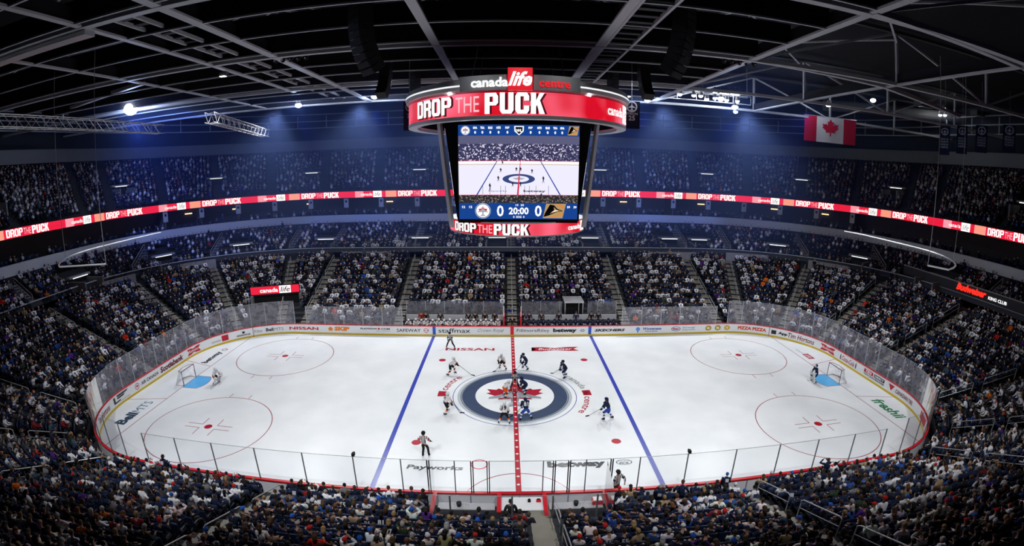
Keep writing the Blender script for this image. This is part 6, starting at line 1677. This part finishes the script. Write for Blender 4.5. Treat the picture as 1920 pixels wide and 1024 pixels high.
for i, (x, dx, m, l) in enumerate(((-.55, .18, BLACK, 'black telephone box at left of scorers table'), (.35, .14, BLACK, 'small black control unit at middle of scorers table'), (.8, .22, RED, 'red lamp unit at right of scorers table'))):
    mb = MB(); mb.box((0, 0, .05), (dx, .14, .1), m); mb.box((0, .03, .12), (dx*.6, .05, .05), BLACK); o = mb.build('control_unit', label=l, cat='device'); o.location = (x+.1, -13.6, .955)
for x, y0, y1, lab in ((-4.15, -15.2, -13.15, 'left outer'), (-1.0, -14.6, -13.15, 'left inner'), (1.2, -15.2, -13.15, 'right inner'), (4.2, -15.2, -13.15, 'right outer')):
    r = empty('divider_wall', (x, (y0+y1)/2, 0), label='red edged divider, %s wall of the penalty boxes' % lab, cat='divider')
    mb = MB(); mb.box((0, 0, .53), (.10, y1-y0, 1.04), GREYB); mb.build('wall_panel', r); mb = MB(); mb.box((0, 0, 1.08), (.2, y1-y0, .07), RED); mb.build('cap', r)
    if abs(x) > 4:
        mb = MB(); mb.poly([(0, (y0-y1)/2, 1.1), (0, (y1-y0)/2, 1.1), (0, (y1-y0)/2, 2.95), (0, (y0-y1)/2, 2.5)], GLASS_N); mb.build('side_glass', r)
        mb = MB(); mb.box((0, (y0-y1)/2, 1.8), (.05, .05, 1.5), BLACK); mb.build('post', r)
r = empty('rear_glass_wall', (0, -15.25, 0), label='low glass wall behind the penalty boxes and scorers table', cat='glass wall')
mb = MB(); mb.poly([(-4.2, 0, .5), (-.4, 0, .5), (-.4, 0, 2.6), (-4.2, 0, 2.6)], GLASS_N); mb.poly([(1.2, 0, .5), (4.2, 0, .5), (4.2, 0, 2.6), (1.2, 0, 2.6)], GLASS_N); mb.build('pane', r)
mb = MB(); mb.box((0, 0, .28), (8.4, .1, .5), BLACK); mb.build('base_wall', r)
mb = MB(); mb.bar((-4.2, 0, 2.6), (4.2, 0, 2.6), .02, .02, mat('glass_edge', (.3, .3, .3))); mb.build('top_edge', r)
for x in (-3.15, -.4, 1.4, 3.4):
    mb = MB(); mb.box((x, 0, 1.5), (.07, .07, 2.2), PDK); mb.build('post', r)
stander(-.45, -14.55, .1, 0, (.012, .012, .014), 'official in black standing at the scorers table', 'official', hat=(.01, .01, .01))
stander(.32, -15.75, .35, -8, (.014, .018, .03), 'person in dark jacket standing behind the scorers table', 'official', hair=(.06, .05, .04))
for x, c, l in ((-2.5, (.014, .014, .018), 'bald attendant in black in the left penalty box'), (-1.55, (.012, .012, .014), 'attendant in dark cap at right side of left penalty box'), (2.0, (.012, .012, .014), 'long haired attendant in black in the right penalty box')):
    r = inst('person', BM[0], None, (x, -14.75, .0), 0, (.5, .28, .2), label=l, cat='official'); inst('top', JM[0], r, col=c); inst('trousers', TM[0], r, col=(.012, .012, .014))
    if 'cap' in l: inst('hat', HM['cap'][0], r, col=(.01, .01, .012))
    elif 'long' in l: inst('hair', HM['long'][0], r, col=(.05, .025, .015))
r = empty('first_aid_crate', (3.75, -13.7, .83), label='white topped red crate in the right penalty box', cat='crate')
mb = MB(); mb.box((0, 0, .12), (.5, .36, .22), RED); mb.build('crate_body', r); mb = MB(); mb.box((0, 0, .25), (.42, .3, .04), WHITE); mb.build('lid', r)
# small cameras on the glass
for x, l in ((-8.1, 'left'), (8.4, 'right')):
    r = empty('glass_camera', (x, -13.0, 2.97), label='small black camera on top of the near glass, %s one' % l, cat='camera')
    mb = MB(); mb.box((0, 0, .12), (.14, .2, .14), BLACK); mb.build('camera_body', r); mb = MB(); mb.tube([(0, .1, .12), (0, .18, .12)], .05, BLACK, 8); mb.build('lens', r)
    mb = MB(); mb.tube([(0, 0, 0), (0, 0, .06)], .02, STEELD, 6); mb.build('bracket', r)

# ------------------------------------------------------------------ haze over the far half of the hall
hz = bpy.data.materials.new('haze'); hz.use_nodes = True; nt = hz.node_tree; nt.nodes.clear()
out = nt.nodes.new('ShaderNodeOutputMaterial'); vsn = nt.nodes.new('ShaderNodeVolumeScatter'); vsn.inputs['Density'].default_value = .0060; vsn.inputs['Anisotropy'].default_value = .35; vsn.inputs['Color'].default_value = (.22, .36, 1, 1)
nt.links.new(vsn.outputs[0], out.inputs['Volume']); 
mb = MB(); mb.box((0, 31, 18.6), (124, 50, 19.2), hz); ho = mb.build('haze', kind='stuff', label='thin bluish haze hanging over the far stands', cat='haze')
cy.volume_step_rate = 4.0; cy.volume_preview_step_rate = 4.0; cy.volume_max_steps = 64
